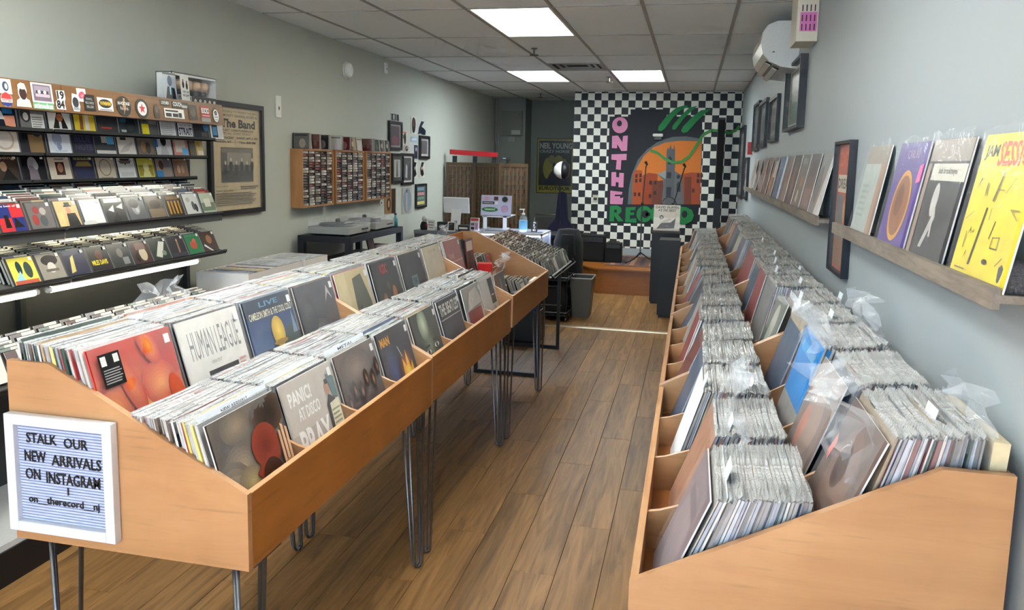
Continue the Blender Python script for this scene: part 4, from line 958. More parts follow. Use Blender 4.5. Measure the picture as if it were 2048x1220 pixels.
S2 = [('yellow cover of blue figures', (226, 210, 90), [E(.4, .6, .1, .25, (40, 60, 60)), P([(.1, .05), (.5, .05), (.4, .5)], (150, 200, 226)), E(.7, .5, .14, .3, (60, 74, 66)), R(.1, .02, .95, .15, (190, 90, 70))]),
      ('sepia face under a wide hat', (150, 142, 128), [E(.55, .72, .32, .2, (48, 42, 40)), E(.55, .45, .16, .2, (206, 198, 184)), R(.3, .3, .8, .4, (110, 100, 90))]),
      ('dark blue cover with yellow stroke', (50, 50, 70), [P([(.2, .1), (.4, .15), (.5, .8), (.35, .7)], (206, 190, 110)), R(.1, .8, .9, .97, (70, 72, 92))]),
      ('black cover with yellow lettering', (34, 28, 30), [T('MILES DAVIS', .15, .25, .85, .45, (226, 206, 50), .03), E(.55, .65, .16, .2, (90, 46, 34))]),
      ('dark photo cover of a player', (50, 52, 52), [E(.5, .6, .14, .2, (110, 104, 96)), R(.55, .1, .85, .4, (130, 130, 126))]),
      ('dark red and cream cover', (70, 44, 42), [E(.6, .4, .2, .3, (196, 180, 150)), R(.3, .6, .8, .9, (120, 90, 80)), E(.3, .3, .12, .2, (40, 28, 28))]),
      ('dark teal cover of pale diagonal', (44, 56, 50), [P([(.2, .2), (.5, .1), (.9, .8), (.6, .85)], (206, 206, 190)), E(.7, .3, .12, .12, (120, 130, 110))]),
      ('charcoal cover of a thin figure', (46, 46, 52), [P([(.5, .1), (.6, .1), (.65, .7), (.55, .75)], (150, 110, 90)), E(.6, .78, .05, .07, (190, 150, 120)), R(.1, .02, .98, .2, (60, 60, 70))]),
      ('green cover of an orange animal', (50, 120, 80), [E(.5, .45, .22, .2, (180, 80, 60)), E(.6, .65, .1, .1, (190, 96, 70)), R(.1, .85, .95, .95, (70, 140, 100))]),
      ('brown portrait cover with white stripe', (76, 58, 50), [E(.55, .6, .18, .22, (150, 104, 76)), P([(.1, .3), (.5, .02), (.6, .02), (.15, .4)], (220, 220, 214))])]
for (nm, names, x, z, y0, pitch, lean, depth, dz, grp) in (('upper', S1, -2.785, 1.357, 2.735, .153, 20, 9, .0095, 'CDs filed on the upper lit shelf'), ('lower', S2, -2.765, 1.130, 2.765, .1475, 24, 9, .0045, 'CDs filed on the lower lit shelf')):
    for k, (n_, cov, items) in enumerate(names):
        yy = y0 + k * pitch
        cdx('CD with %s, front of the %s lit shelf' % (n_, nm), (x, yy, z), lean, cov, items, 'CDs at the front of the lit shelves', spine=(60, 60, 60))
        for j in range(1, depth):
            cd('CD filed behind the front row in column %s of the %s lit shelf' % (['one', 'two', 'three', 'four', 'five', 'six', 'seven', 'eight', 'nine', 'ten'][k], nm),
               (x - j * .0235 + q.uniform(-.003, .003), yy + q.uniform(-.004, .004), z + j * dz + q.uniform(-.002, .003)), lean + q.uniform(-2, 2), (q.randrange(24) if nm == 'upper' else q.choice([1, 2, 8, 13, 14, 20, 8, 2])), grp)
# lowest visible shelf: pale cases, seen above the island bin
for k in range(12):
    for j in range(6):
        cd('CD on the lowest rack shelf showing above the letter-board bin', (-2.63 - j * .03 + q.uniform(-.006, .006), 2.30 + k * .15, .775 + j * .007), 24 + q.uniform(-4, 4), q.choice([1, 2, 8, 13, 14, 20, 2, 8]), 'CDs on the lowest rack shelf')

# header stickers
GS = 'stickers on the rack header'
HN = math.atan2(.015, .12)
def sticker(label, y, zc, w, h, items, base, shape='r', rot=0.0):
    t = thing('sticker', label, 'sticker', (-2.7335 - .125 * (zc - h / 2 - 1.872), y, zc - h / 2), PI / 2, GS, -HN)
    m = MB(); q0 = R(0, 0, 1, 1, base) if shape == 'r' else (E(.5, .5, .5, .5, base, 24) if shape == 'e' else ('p', shape, base))
    art(m, w, h, -.001, [q0] + items, dz=.0003); o = m.build('print', 'print', t); o.rotation_euler = (0, rot, 0)
    return t
WH = (232, 230, 224); BK = (24, 24, 26); RD = (190, 50, 56)
def hy(px): # header y from the photo column at the header plane
    return px
sticker('round dark sticker with white rim, cut off at the photo edge', 2.58, 1.935, .085, .075, [E(.5, .5, .4, .4, (40, 50, 66))], WH, 'e')
sticker('white square sticker with a dark oval face', 2.685, 1.957, .058, .06, [E(.5, .5, .26, .34, (60, 74, 90)), E(.55, .5, .12, .2, (210, 214, 216))], WH)
sticker('red and blue round I VOTED sticker', 2.682, 1.904, .056, .06, [P([(.02, .55), (.98, .55), (.85, .85), (.5, 1), (.15, .85)], (190, 60, 60)), P([(.02, .3), (.98, .3), (.8, .1), (.5, 0), (.2, .1)], (50, 60, 120)), T('VOTED', .08, .34, .92, .54, RD, .03)], WH, 'e')
sticker('cut-out sticker of a dark-bearded bust with cream cap and shirt', 2.765, 1.93, .078, .1, [E(.52, .55, .24, .26, (60, 40, 34)), P([(.1, .02), (.9, .02), (.78, .28), (.55, .12), (.4, .28)], (226, 214, 180)), E(.52, .84, .22, .12, (226, 214, 190))], WH, [(.02, 0), (.98, 0), (.9, .3), (.72, .35), (.8, .7), (.7, .97), (.45, 1), (.25, .9), (.22, .5), (.3, .35), (.08, .25)])
sticker('sticker of a grey cassette tape', 2.868, 1.945, .112, .085, [R(.08, .1, .92, .92, (120, 104, 116)), R(.14, .5, .86, .84, (150, 140, 150)), R(.2, .48, .8, .62, (70, 60, 70)), E(.36, .55, .07, .09, WH), E(.62, .55, .07, .09, WH), R(.16, .3, .84, .45, (186, 170, 180))], WH)
sticker('green sticker reading stimulus', 2.866, 1.891, .11, .028, [T('stimulus', .05, .1, .95, .9, (236, 244, 236), .03)], (110, 170, 120))
sticker('black and white cut-out sticker reading 1984', 2.965, 1.925, .06, .085, [T('19', .22, .52, .88, .97, BK, .04), T('84', .08, .04, .8, .48, BK, .04)], WH, [(.2, .5), (.15, .98), (.95, 1), (.98, .6), (.85, .4), (.9, 0), (.05, 0), (.0, .35)])
sticker('white square sticker with a pink shell', 3.092, 1.956, .055, .06, [E(.5, .5, .36, .26, (196, 80, 100), 14, .5), E(.55, .45, .18, .1, (226, 140, 150), 12, .5)], WH)
sticker('white sticker with a dark bell-shaped helmet', 3.05, 1.92, .05, .08, [E(.5, .5, .36, .3, (50, 52, 58)), R(.16, .06, .84, .24, (150, 156, 160))], (222, 224, 224), [(.15, 0), (.85, 0), (1, .3), (.85, .95), (.2, 1), (0, .4)])
sticker('black square sticker of small white lettering', 3.135, 1.925, .068, .075, [T('VINYL', .2, .66, .8, .8, (200, 200, 196)), T('RECORDS', .12, .42, .88, .56, (200, 200, 196)), T('SELLER', .18, .18, .82, .32, (200, 200, 196))], BK)
sticker('white sticker with yellow WMMM letters on black', 3.235, 1.925, .1, .062, [E(.5, .55, .42, .34, BK), T('WMMM', .14, .4, .86, .72, (214, 176, 50), .04), R(.1, .06, .9, .12, (120, 110, 140))], WH)
sticker('black oval sticker with lightning bolt and white script', 3.36, 1.925, .098, .1, [P([(.5, .9), (.62, .9), (.56, .55), (.66, .55), (.42, .05), (.5, .45), (.4, .45)], (190, 150, 90)), T('HI-VOLTAGE', .08, .56, .92, .72, WH, .03), T('Records', .22, .32, .78, .48, (220, 190, 190), .01)], BK, 'e')
sticker('round black and white sticker with a red star', 3.49, 1.923, .094, .1, [E(.5, .5, .36, .36, WH), P([(.5 + .27 * (1 if k % 2 == 0 else .42) * math.sin(k * PI / 5), .5 + .27 * (1 if k % 2 == 0 else .42) * math.cos(k * PI / 5)) for k in range(10)], (196, 44, 60))], BK, 'e')
sticker('small dark brown cloaked-shape sticker', 3.60, 1.918, .045, .075, [E(.5, .6, .3, .25, (92, 80, 74))], (62, 50, 44), [(.1, 0), (.9, 0), (1, .5), (.6, 1), (.3, .95), (0, .5)])
sticker('black sticker of white script beside the COUCH sticker', 3.675, 1.966, .072, .03, [T('LOVE MEN', .08, .2, .92, .8, WH, .02)], BK)
sticker('black cut-out COUCH sticker', 3.80, 1.962, .13, .034, [T('COUCH', .03, .25, .58, .95, WH, .03), T('behaviour', .6, .12, .98, .7, WH, .02)], BK)
sticker('white sticker with three black boxes', 3.742, 1.914, .165, .05, [R(.06, .66, .7, .84, BK), R(.06, .12, .34, .5, BK), R(.4, .12, .68, .5, BK), R(.7, .1, .86, .6, BK)], WH)
sticker('dark brown square photo sticker', 3.905, 1.93, .075, .085, [E(.5, .5, .3, .3, (96, 80, 60)), E(.4, .7, .12, .14, (74, 62, 48))], (58, 48, 38))
sticker('red and grey sticker with three white squares', 4.02, 1.928, .085, .088, [R(0, 0, 1, .26, (150, 150, 148)), R(.1, .55, .34, .88, WH), R(.38, .55, .62, .88, WH), R(.66, .55, .9, .88, WH), T('J', .16, .6, .28, .83, BK, .03), R(.44, .62, .56, .8, BK), R(.72, .62, .84, .8, BK), R(.1, .36, .9, .42, (226, 180, 180))], (170, 48, 52))
sticker('white oval sticker with a black record on it, at the header end', 4.12, 1.925, .062, .085, [E(.5, .5, .44, .44, WH, 22), E(.5, .68, .2, .16, BK), E(.5, .68, .05, .04, WH), T('ALBERT', .18, .36, .82, .46, (40, 90, 120), .02), R(.28, .2, .72, .24, (120, 150, 170))], BK, 'e')

# things standing on the header shelf
t = thing('photo_card', 'blue-tinted photo card of a suited figure standing on the rack header', 'card', (-2.83, 3.845, 1.992), PI / 2, None, -.08)
m = MB(); m.box(-.055, 0, 0, .055, .0015, .15, (190, 200, 210)); art(m, .11, .15, 0, [R(0, 0, 1, 1, (176, 186, 196)), P([(.1, 0), (.95, 0), (.85, .45), (.3, .5)], (26, 30, 40)), E(.5, .7, .17, .2, (44, 76, 110)), P([(.45, .2), (.55, .2), (.58, .5), (.44, .5)], (140, 190, 210)), R(.0, .92, 1, 1, (60, 64, 66))]); m.build('card', 'print', t)
t = thing('flyer', 'small white flyer with two dark figures standing beside the blue-tinted card', 'flyer', (-2.80, 3.935, 1.992), PI / 2, None, -.08)
m = MB(); m.box(-.037, 0, 0, .037, .0012, .14, (222, 220, 214)); art(m, .074, .14, 0, [R(0, 0, 1, 1, (216, 214, 208)), E(.3, .66, .13, .14, (40, 40, 42)), E(.72, .62, .13, .14, (40, 40, 42)), E(.3, .82, .06, .06, (40, 40, 42)), E(.72, .78, .06, .06, (40, 40, 42)), T('THEY LIVE', .12, .34, .9, .42, BK, .02), T('WE SLEEP', .12, .2, .9, .28, BK, .02)]); m.build('sheet', 'card', t)
t = thing('toy_box', 'clear-windowed white toy display box on the end of the rack header', 'toy box', (-2.88, 4.13, 1.993), PI / 2)
L_, Hb, Dp = .42, .165, .1
m = MB(); m.box(-L_ / 2, Dp - .004, 0, L_ / 2, Dp, Hb, (60, 60, 62)).box(-L_ / 2, 0, 0, L_ / 2, Dp, .004, (214, 214, 210)).box(-L_ / 2, 0, Hb - .004, L_ / 2, Dp, Hb, (228, 228, 224)).box(-L_ / 2, 0, 0, -L_ / 2 + .003, Dp, Hb, (226, 226, 222)).box(L_ / 2 - .003, 0, 0, L_ / 2, Dp, Hb, (200, 200, 198)).box(-L_ / 2, 0, 0, L_ / 2, .003, .045, (88, 88, 88)).box(-L_ / 2, 0, Hb - .016, L_ / 2, .003, Hb, (230, 230, 226))
m.build('carton', 'card', t)
MB().box(-L_ / 2 + .004, .0, .046, L_ / 2 - .004, .0015, Hb - .017).build('window_film', 'glass', t)
m = MB(); art(m, L_, .045, -.0006, [R(.12, .1, .42, .95, (190, 190, 186)), T('PEARL JAM', .14, .25, .4, .85, BK, .03)] + [E(.5 + .11 * k, .45, .045, .4, (40, 44, 48)) for k in range(5)] + [E(.5 + .11 * k, .4, .03, .28, (206, 200, 190)) for k in range(5)]); m.build('front_print', 'print', t)
for k in range(5):
    m = MB(); m.lathe([(.0, .05), (.016, .052), (.018, .075), (.0, .078)], 10, -L_ / 2 + .06 + k * .077, .055, (60, 62, 66)); m.lathe([(.0, .076), (.03, .084), (.033, .11), (.028, .132), (.0, .14)], 12, -L_ / 2 + .06 + k * .077, .055, (206, 170, 140)); m.build('figurine', 'satin', t, smooth=True)

# framed concert poster
pi_ = [R(0, 0, 1, 1, (206, 186, 146)), T('SPONSORED TO BENEFIT THE NEW', .16, .945, .95, .965, (60, 52, 42)), T('COMMUNITY GENERAL HOSPITAL', .12, .905, .96, .93, (60, 52, 42), .01), T('The Band', .2, .80, .9, .885, (30, 26, 24), .04), T('GUEST CHRISTOFFERSON', .2, .765, .86, .785, (50, 44, 36), .02), T('and SPECIAL GUEST STARS!', .1, .735, .8, .755, (50, 44, 36)), R(.47, .63, .475, .71, (50, 44, 36)), T('MONTICELLO RACEWAY', .04, .69, .45, .715, (40, 36, 30), .03), T('Monticello, N.Y.', .08, .65, .4, .675, (40, 36, 30), .02), T('SUNDAY, SEPT. 6, 1971', .5, .69, .95, .715, (40, 36, 30), .03), T('Time: 8:00 PM', .55, .65, .9, .675, (40, 36, 30), .02),
       R(.18, .27, .84, .61, (92, 84, 74)), R(.19, .28, .83, .38, (64, 60, 52)), R(.3, .44, .8, .56, (150, 140, 124)), R(.19, .56, .83, .6, (120, 112, 100))] + [E(.26 + .11 * k, .4 + .03 * (k % 2), .035, .06, (40, 36, 34)) for k in range(6)] + [E(.26 + .11 * k, .46 + .03 * (k % 2), .018, .02, (200, 186, 166)) for k in range(6)] + [T('Tickets $5.00', .06, .225, .3, .24, (60, 52, 42)), T('TICKETS AVAILABLE:', .06, .185, .4, .2, (60, 52, 42), .02)] + lines(.06, .05, .95, .18, 7, (120, 106, 84)) + lines(.55, .2, .95, .24, 2, (90, 78, 62))
yc = (4.60 + 5.29) / 2
framed('framed_poster', 'tall tan concert poster in a black frame beside the CD rack', 'poster', (LWX(yc) + .001, yc, 1.285), PI / 2 + LWA, .69, .775, pi_, fw=.033, dep=.03)

# ================================================================== LEFT WALL: cassettes, frames, fittings
def wall_plate(name, label, cat, y, z, w, h, d=.012, slot=True):
    t = thing(name, label, cat, (LWX(y) + .0005, y, z), PI / 2 + LWA)
    MB().box(-w / 2, -d, 0, w / 2, 0, h, (226, 226, 218)).build('plate', 'satin', t, bevel=.002)
    if slot: MB().box(-.006, -d - .003, h * .35, .006, -d, h * .5, (60, 60, 60)).build('button', 'satin', t)
    return t
wall_plate('wall_plate', 'narrow white control plate on the grey wall beside the poster', 'wall plate', 5.55, 1.995, .075, .165)
wall_plate('wall_sensor', 'small white sensor high on the grey wall near the ceiling', 'sensor', 7.83, 2.58, .06, .11, .02)
t = thing('smoke_detector', 'round white smoke detector high on the grey wall', 'smoke detector', (LWX(6.84), 6.84, 2.50), PI / 2 + LWA)
MB().lathe([(.0, 0), (.078, 0), (.078, -.012), (.07, -.014)], 24, col=(222, 222, 214), ax='y').build('base_plate', 'satin', t, smooth=False)
MB().lathe([(.066, -.016), (.068, -.036), (.058, -.046), (.0, -.05)], 24, col=(230, 230, 224), ax='y').build('cover', 'satin', t)
# cassette racks
q = random.Random(11)
KC = [(222, 220, 214), (206, 202, 196), (60, 58, 58), (44, 42, 44), (110, 56, 54), (90, 82, 78), (170, 164, 156), (66, 72, 82), (214, 206, 190), (84, 78, 76), (226, 224, 220), (50, 48, 50)]
KM = []
for k in range(12):
    m = MB(); w = .062
    m.box(-w, 0, 0, w, .07, .0165, KC[k]); art(m, 2 * w, .0165, 0, [R(.0, .0, 1, 1, KC[k]), R(.06, .25, .5 + .03 * k, .7, tuple(max(0, c - 70) if sum(KC[k]) > 380 else min(255, c + 70) for c in KC[k]))])
    KM.append(m.mesh('cassette', 'case'))
RK = [(5.74, 6.325, 'nearest'), (6.375, 7.01, 'middle'), (7.07, 7.73, 'farthest')]
for (a, b, nm) in RK:
    yc = (a + b) / 2; t = thing('cassette_rack', 'pine wall rack full of cassettes, %s of the three' % nm, 'cassette rack', (LWX(yc) + .001, yc, 1.285), PI / 2 + LWA, 'pine cassette racks on the wall')
    w = (b - a) / 2; th = .014; H = .475; D = .105
    for s in (-1, 1): MB().box(s * w, -D, 0, s * (w - th), 0, H).build('side_board', 'pine', t)
    MB().box(-w + th, -D, 0, w - th, 0, th).build('bottom_board', 'pine', t); MB().box(-w + th, -D, H - th, w - th, 0, H).build('top_board', 'pine', t)
    MB().box(-w + th, -.006, th, w - th, 0, H - th, (40, 30, 26)).build('back_board', 'satin', t)
    iw = 2 * (w - th); cw = iw / 5; rh = (H - 2 * th) / 20
    for c in range(1, 5): MB().box(-w + th + c * cw - .0035, -D + .004, th, -w + th + c * cw + .0035, -.006, H - th, (46, 34, 28)).build('upright', 'satin', t)
    for r in range(1, 20): MB().box(-w + th, -D + .006, th + r * rh - .0015, w - th, -.006, th + r * rh + .0015, (46, 34, 28)).build('slat', 'satin', t)
    M = Matrix.Translation(t.location) @ Euler((0, 0, PI / 2 + LWA)).to_matrix().to_4x4()
    for c in range(5):
        for r in range(20):
            P_ = M @ Vector((-w + th + (c + .5) * cw, -D + .008 + q.uniform(0, .006), th + r * rh + .002))
            o = put('cassette', KM[q.randrange(12)], None, P_, (0, 0, PI / 2 + LWA))
            o.scale = ((cw - .01) / .124, 1, 1)
            tag(o, 'cassette in column %s, row %s from the bottom, of the %s pine wall rack' % (['one', 'two', 'three', 'four', 'five'][c], 'one two three four five six seven eight nine ten eleven twelve thirteen fourteen fifteen sixteen seventeen eighteen nineteen twenty'.split()[r], nm), 'cassette', 'cassettes in the %s wall rack' % nm)
    # discs and tapes standing along the top
    y = a + .03; k = 0
    while y < b - .03:
        tall = q.random() < .5; face = q.random() < .35
        x = LWX(y) + .05
        col = q.choice(KC)
        if face:
            cd('CD facing out on top of the %s cassette rack' % nm, (LWX(y) + .085, y + .07, 1.761), 6, q.randrange(24), 'CDs standing on the cassette racks', PI / 2 + LWA); y += .146
        else:
            th_ = q.choice([.0104, .0104, .018])
            cd('CD standing spine-out on top of the %s cassette rack' % nm, (LWX(y) + .075, y + .006, 1.761), 2, q.randrange(24), 'CDs standing on the cassette racks', LWA + q.uniform(-.05, .05)); y += .0125
# framed pictures and cards on the wall past the racks
def wpic(name, label, cat, y, z, w, h, items, frame=None, **k):
    if frame: return framed(name, label, cat, (LWX(y) + .001, y, z), PI / 2 + LWA, w, h, items, fcol=frame, group='pictures on the grey wall', **k)
    t = thing(name, label, cat, (LWX(y) + .001, y, z), PI / 2 + LWA, 'pictures on the grey wall')
    m = MB(); m.prism([((u - .5) * w, v * h) for u, v in items[0][1]], 'y', -.004, 0, items[0][2]); art(m, w, h, -.004, items[1:] if len(items) > 1 else []); m.build('print', 'print', t); return t
FB = (18, 18, 22)
wpic('framed_picture', 'black framed dark red picture, uppermost large frame past the cassette racks', 'picture', 8.11, 1.79, .40, .31 + .0, [R(0, 0, 1, 1, (150, 146, 140)), R(.1, .08, .9, .92, (70, 44, 52)), E(.5, .3, .3, .22, (120, 48, 66)), R(.2, .6, .8, .8, (52, 40, 46))], FB, fw=.03)
wpic('photo_print', 'small black and white photo above the dark red framed picture', 'photo', 8.12, 2.105, .26, .08, [R(0, 0, 1, 1, (200, 200, 196)), R(.06, .06, .6, .94, (30, 30, 32)), E(.35, .5, .1, .4, (200, 200, 196)), R(.66, .06, .95, .94, (40, 40, 42))])
wpic('framed_picture', 'black framed tall photo of a lone figure under the dark red picture', 'picture', 8.17, 1.425, .36, .33, [R(0, 0, 1, 1, (30, 30, 32)), R(.2, .14, .85, .86, (176, 176, 170)), P([(.42, .16), (.6, .16), (.56, .7), (.46, .72)], (40, 38, 38)), E(.51, .76, .05, .05, (60, 56, 54))], FB, fw=.03)
wpic('framed_picture', 'black framed photo with white mat showing a pale figure on black', 'picture', 8.51, 1.40, .40, .36, [R(0, 0, 1, 1, (206, 206, 200)), R(.1, .07, .9, .93, (24, 24, 26)), P([(.3, .2), (.5, .15), (.52, .6), (.36, .7)], (190, 186, 180)), E(.6, .7, .1, .1, (70, 60, 56))], FB, fw=.03)
wpic('photo_print', 'cream print of a dark leaping figure', 'print', 8.42, 1.845, .2, .165, [R(0, 0, 1, 1, (206, 200, 186)), E(.6, .5, .18, .4, (50, 46, 44)), R(.2, .86, .9, .96, (200, 120, 96)), E(.35, .6, .08, .16, (90, 84, 78))])
wpic('photo_print', 'white print with a dark oval', 'print', 8.74, 1.99, .19, .2, [R(0, 0, 1, 1, (206, 204, 196)), E(.5, .5, .36, .46, (58, 46, 44)), E(.5, .6, .14, .2, (120, 90, 80))])
wpic('photo_print', 'small dark print between the larger frames', 'print', 8.5, 1.775, .17, .075, [R(0, 0, 1, 1, (180, 178, 172)), E(.5, .5, .3, .4, (50, 46, 44)), E(.55, .6, .12, .14, (190, 180, 170))])
wpic('photo_print', 'small blue and white tilted card', 'card', 8.76, 1.895, .24, .06, [R(0, 0, 1, 1, (150, 180, 200)), P([(.1, .2), (.9, .4), (.8, .8), (.2, .7)], (226, 230, 232))])
wpic('photo_print', 'narrow dark blue photo strip', 'photo', 8.83, 1.7, .12, .16, [R(0, 0, 1, 1, (60, 72, 96)), R(.2, .1, .8, .5, (30, 34, 44)), E(.5, .7, .2, .14, (190, 190, 190))])
wpic('framed_picture', 'black framed photo of four standing figures with white mat', 'picture', 9.12, 1.70, .38, .28, [R(0, 0, 1, 1, (196, 196, 190)), R(.12, .12, .88, .9, (80, 78, 76))] + [R(.2 + .17 * k, .14, .28 + .17 * k, .72, (44, 42, 42)) for k in range(4)], FB, fw=.035)
wpic('crescent_plaque', 'dark blue crescent-shaped plaque leaning above a black frame', 'plaque', 9.06, 1.99, .3, .16, [('p', [(.0, .0), (.1, .5), (.4, 1), (.75, 1), (.4, .6), (.3, .1), (.5, 0), (.9, 0), (.95, .35), (.7, .5), (.6, .2)], (36, 44, 66))])
for k, yy in enumerate((8.78, 9.06)):
    wpic('photo_print', 'black and white print of a dancer, %s of the pair' % ('nearer' if k == 0 else 'farther'), 'print', yy, 1.475, .19, .2, [R(0, 0, 1, 1, (206, 202, 194)), P([(.1, .5), (.4, .95), (.9, .9), (.6, .6), (.9, .2), (.5, .05), (.2, .2)], (36, 34, 34)), E(.45, .55, .12, .12, (210, 170, 150))])
wpic('framed_picture', 'black framed poster of coloured lettering rows', 'poster', 9.0, 1.11, .4, .29, [R(0, 0, 1, 1, (40, 56, 60)), R(.1, .74, .9, .92, (60, 120, 150)), R(.1, .52, .9, .68, (170, 90, 96)), R(.1, .3, .9, .46, (60, 120, 96)), R(.1, .08, .9, .24, (196, 176, 70)), T('CHUCK', .14, .76, .86, .9, (150, 190, 200), .03), T('SOUL', .14, .54, .86, .66, (220, 160, 150), .03), T('JAZZ', .14, .32, .86, .44, (120, 180, 140), .03), T('MANGO', .14, .1, .86, .22, (230, 220, 130), .03)], FB, fw=.02)
wpic('record_sleeve', 'brown sleeve with a dark figure leaning on the wall above the turntables', 'record sleeve', 7.98, 1.10, .34, .27, [R(0, 0, 1, 1, (160, 124, 84)), E(.35, .4, .18, .28, (70, 50, 36)), R(.6, .0, .95, 1, (60, 46, 38)), E(.35, .4, .08, .14, (190, 160, 120))])
wpic('picture_disc', 'oval picture disc in a clear sleeve under the white-matted photo', 'picture disc', 8.52, 1.07, .34, .3, [R(0, 0, 1, 1, (176, 172, 160)), E(.52, .5, .42, .48, (132, 150, 166)), P([(.4, .1), (.55, .1), (.52, .85), (.4, .8)], (196, 160, 140)), E(.47, .86, .06, .07, (80, 56, 46))])
wpic('round_badge', 'small round white badge hanging below the farthest cassette rack', 'badge', 7.72, 1.20, .09, .06, [('p', E(.5, .5, .5, .5, WH)[1], (224, 222, 214)), E(.5, .5, .2, .24, (70, 66, 62))])
# back wall fittings
t = thing('electric_panel', 'grey metal electric panel on the boxed-out column', 'electric panel', (-2.995, 12.899, 2.12))
MB().box(-.175, -.06, 0, .175, 0, .41, (116, 116, 106)).build('cabinet', 'satin', t); MB().box(-.165, -.065, .01, .165, -.06, .4, (110, 110, 100)).build('door', 'satin', t); MB().box(.0, -.067, .02, .15, -.065, .09, (176, 176, 168)).build('label_plate', 'card', t)
MB().box(-.06, -.03, -.1, .06, 0, -.02, (150, 150, 142)).build('junction_box', 'satin', t)
for k, x in enumerate((-3.26, -3.23)):
    tag(MB().tube([(x, 12.84, CEIL), (x, 12.84, 2.05), (x + .02, 12.84, 1.95), (x + .02, 12.84, .1)], .011, 8, (150, 150, 142)).build('conduit', 'satin', smooth=True), 'grey vertical conduit in the far corner, %s of two' % ('outer' if k == 0 else 'inner'), 'conduit', 'conduits in the far corner')
pn = [R(0, 0, 1, 1, (150, 140, 60)), R(.04, .03, .96, .97, (40, 42, 38)), T('NEIL YOUNG', .06, .82, .97, .93, (170, 170, 160), .03), T('CRAZY HORSE', .06, .745, .9, .8, (150, 150, 140), .03), R(.04, .03, .96, .13, (150, 140, 40)), T('EUROTOUR', .06, .045, .94, .115, (30, 30, 26), .03), E(.3, .45, .14, .2, (140, 128, 44)), E(.6, .6, .12, .1, (130, 120, 50)), E(.75, .5, .1, .14, (110, 104, 48)), P([(.2, .15), (.9, .15), (.7, .45), (.4, .4)], (24, 28, 44)), E(.4, .62, .1, .08, (120, 112, 52))]
framed('framed_poster', 'yellow and black tour poster on the dark far wall', 'poster', (-2.335, YB - .001, 1.155), 0, .645, .945, pn, fcol=(56, 52, 20), fw=.012, dep=.012, glass=False)

# ================================================================== RIGHT WALL
def ledge(label, y0, y1, z):
    t = thing('picture_ledge', label, 'shelf', (XR, y0, z), 0, 'grey barnwood ledges')
    MB().box(-.068, 0, -.0, 0, y1 - y0, .016).build('board', 'grey_barn', t)
    MB().box(-.084, 0, -.012, -.068, y1 - y0, .03).build('front_lip', 'grey_barn', t)
ledge('grey weathered wood ledge holding the big sleeved records, nearest', 1.615, 3.36, 1.452)
ledge('grey weathered wood ledge farther along the pale wall', 3.80, 9.1, 1.446)
GL = 'records displayed on the wall ledges'
def ledge_rec(label, y, lean, items, base, **k): cover_record(label, (XR - .066, y, 1.469 if y < 3.6 else 1.463), -PI / 2, lean, items, base, group=GL, crumple=1, tagpos=None, **k)
ledge_rec('yellow record with black sketch marks and red capitals at the near end of the ledge', 1.775, 10, [T('JAM', .06, .82, .3, .93, (50, 50, 40), .03), T('SESSION', .32, .78, .99, .95, (216, 90, 60), .03), P([(.3, .1), (.34, .1), (.4, .5), (.37, .5)], (60, 56, 40)), P([(.55, .3), (.565, .3), (.6, .42), (.585, .42)], (86, 80, 54)), P([(.62, .24), (.74, .24), (.74, .25), (.62, .25)], (110, 100, 50)), P([(.62, .31), (.74, .32), (.74, .325), (.62, .315)], (110, 100, 50)), R(.62, .24, .63, .32, (110, 100, 50)), R(.73, .24, .74, .325, (110, 100, 50)), E(.6, .15, .045, .018, (70, 66, 46)), P([(.45, .55), (.52, .75), (.535, .74), (.47, .54)], (90, 84, 58)), R(.14, .2, .152, .32, (96, 90, 58)), P([(.2, .12), (.235, .2), (.25, .12), (.235, .17)], (60, 56, 44)), E(.3, .62, .012, .05, (110, 104, 60)), R(.1, .06, .3, .068, (120, 110, 60)), P([(.12, .62), (.16, .7), (.18, .69)], (110, 104, 66)), R(.8, .5, .94, .508, (140, 130, 70)), P([(.8, .5), (.94, .44), (.94, .446), (.8, .508)], (140, 130, 70)), R(.5, .62, .62, .627, (130, 120, 66)), P([(.66, .6), (.76, .7), (.755, .706), (.655, .606)], (130, 120, 66)), P([(.08, .4), (.2, .46), (.2, .466), (.08, .408)], (130, 120, 66)), R(.5, .42, .51, .5, (100, 94, 60)), P([(.2, .3), (.24, .36), (.26, .3), (.24, .33)], (90, 84, 56)), P([(.82, .14), (.9, .2), (.895, .21), (.815, .15)], (120, 110, 60))], (228, 208, 60))
ledge_rec('black and white record cover with a pale profile and cream title band', 2.155, 10, [R(.14, .66, .99, .8, (206, 204, 190)), T('bob brookmeyer', .32, .7, .8, .77, (60, 60, 62), .02), R(.0, .82, 1, 1, (150, 140, 130)), E(.42, .5, .08, .14, (190, 190, 186)), P([(.3, .1), (.38, .1), (.55, .36), (.5, .44)], (176, 176, 172)), P([(.5, .2), (.55, .2), (.5, .4), (.46, .4)], (190, 188, 184)), R(.0, .0, .1, .8, (150, 130, 118))], (58, 58, 60))
ledge_rec('purple record with an orange-rimmed brown oval and pink flag', 2.505, 10, [E(.5, .4, .3, .34, (206, 150, 70), 26), E(.5, .4, .26, .29, (140, 92, 60), 26), E(.45, .45, .12, .16, (112, 70, 48)), T('CARLOS', .35, .85, .75, .93, (150, 130, 170), .02), P([(.84, .62), (.97, .64), (.97, .8), (.86, .78)], (240, 100, 160))], (84, 66, 138))
ledge_rec('pale grey-green record in shiny plastic, far end of the near ledge', 2.94, 10, [R(.0, .8, 1, 1, (150, 140, 126)), R(.75, 0, 1, .8, (164, 138, 120)), R(.1, .1, .7, .7, (170, 182, 176))] + lines(.12, .2, .5, .6, 6, (150, 164, 160)), (176, 186, 180))
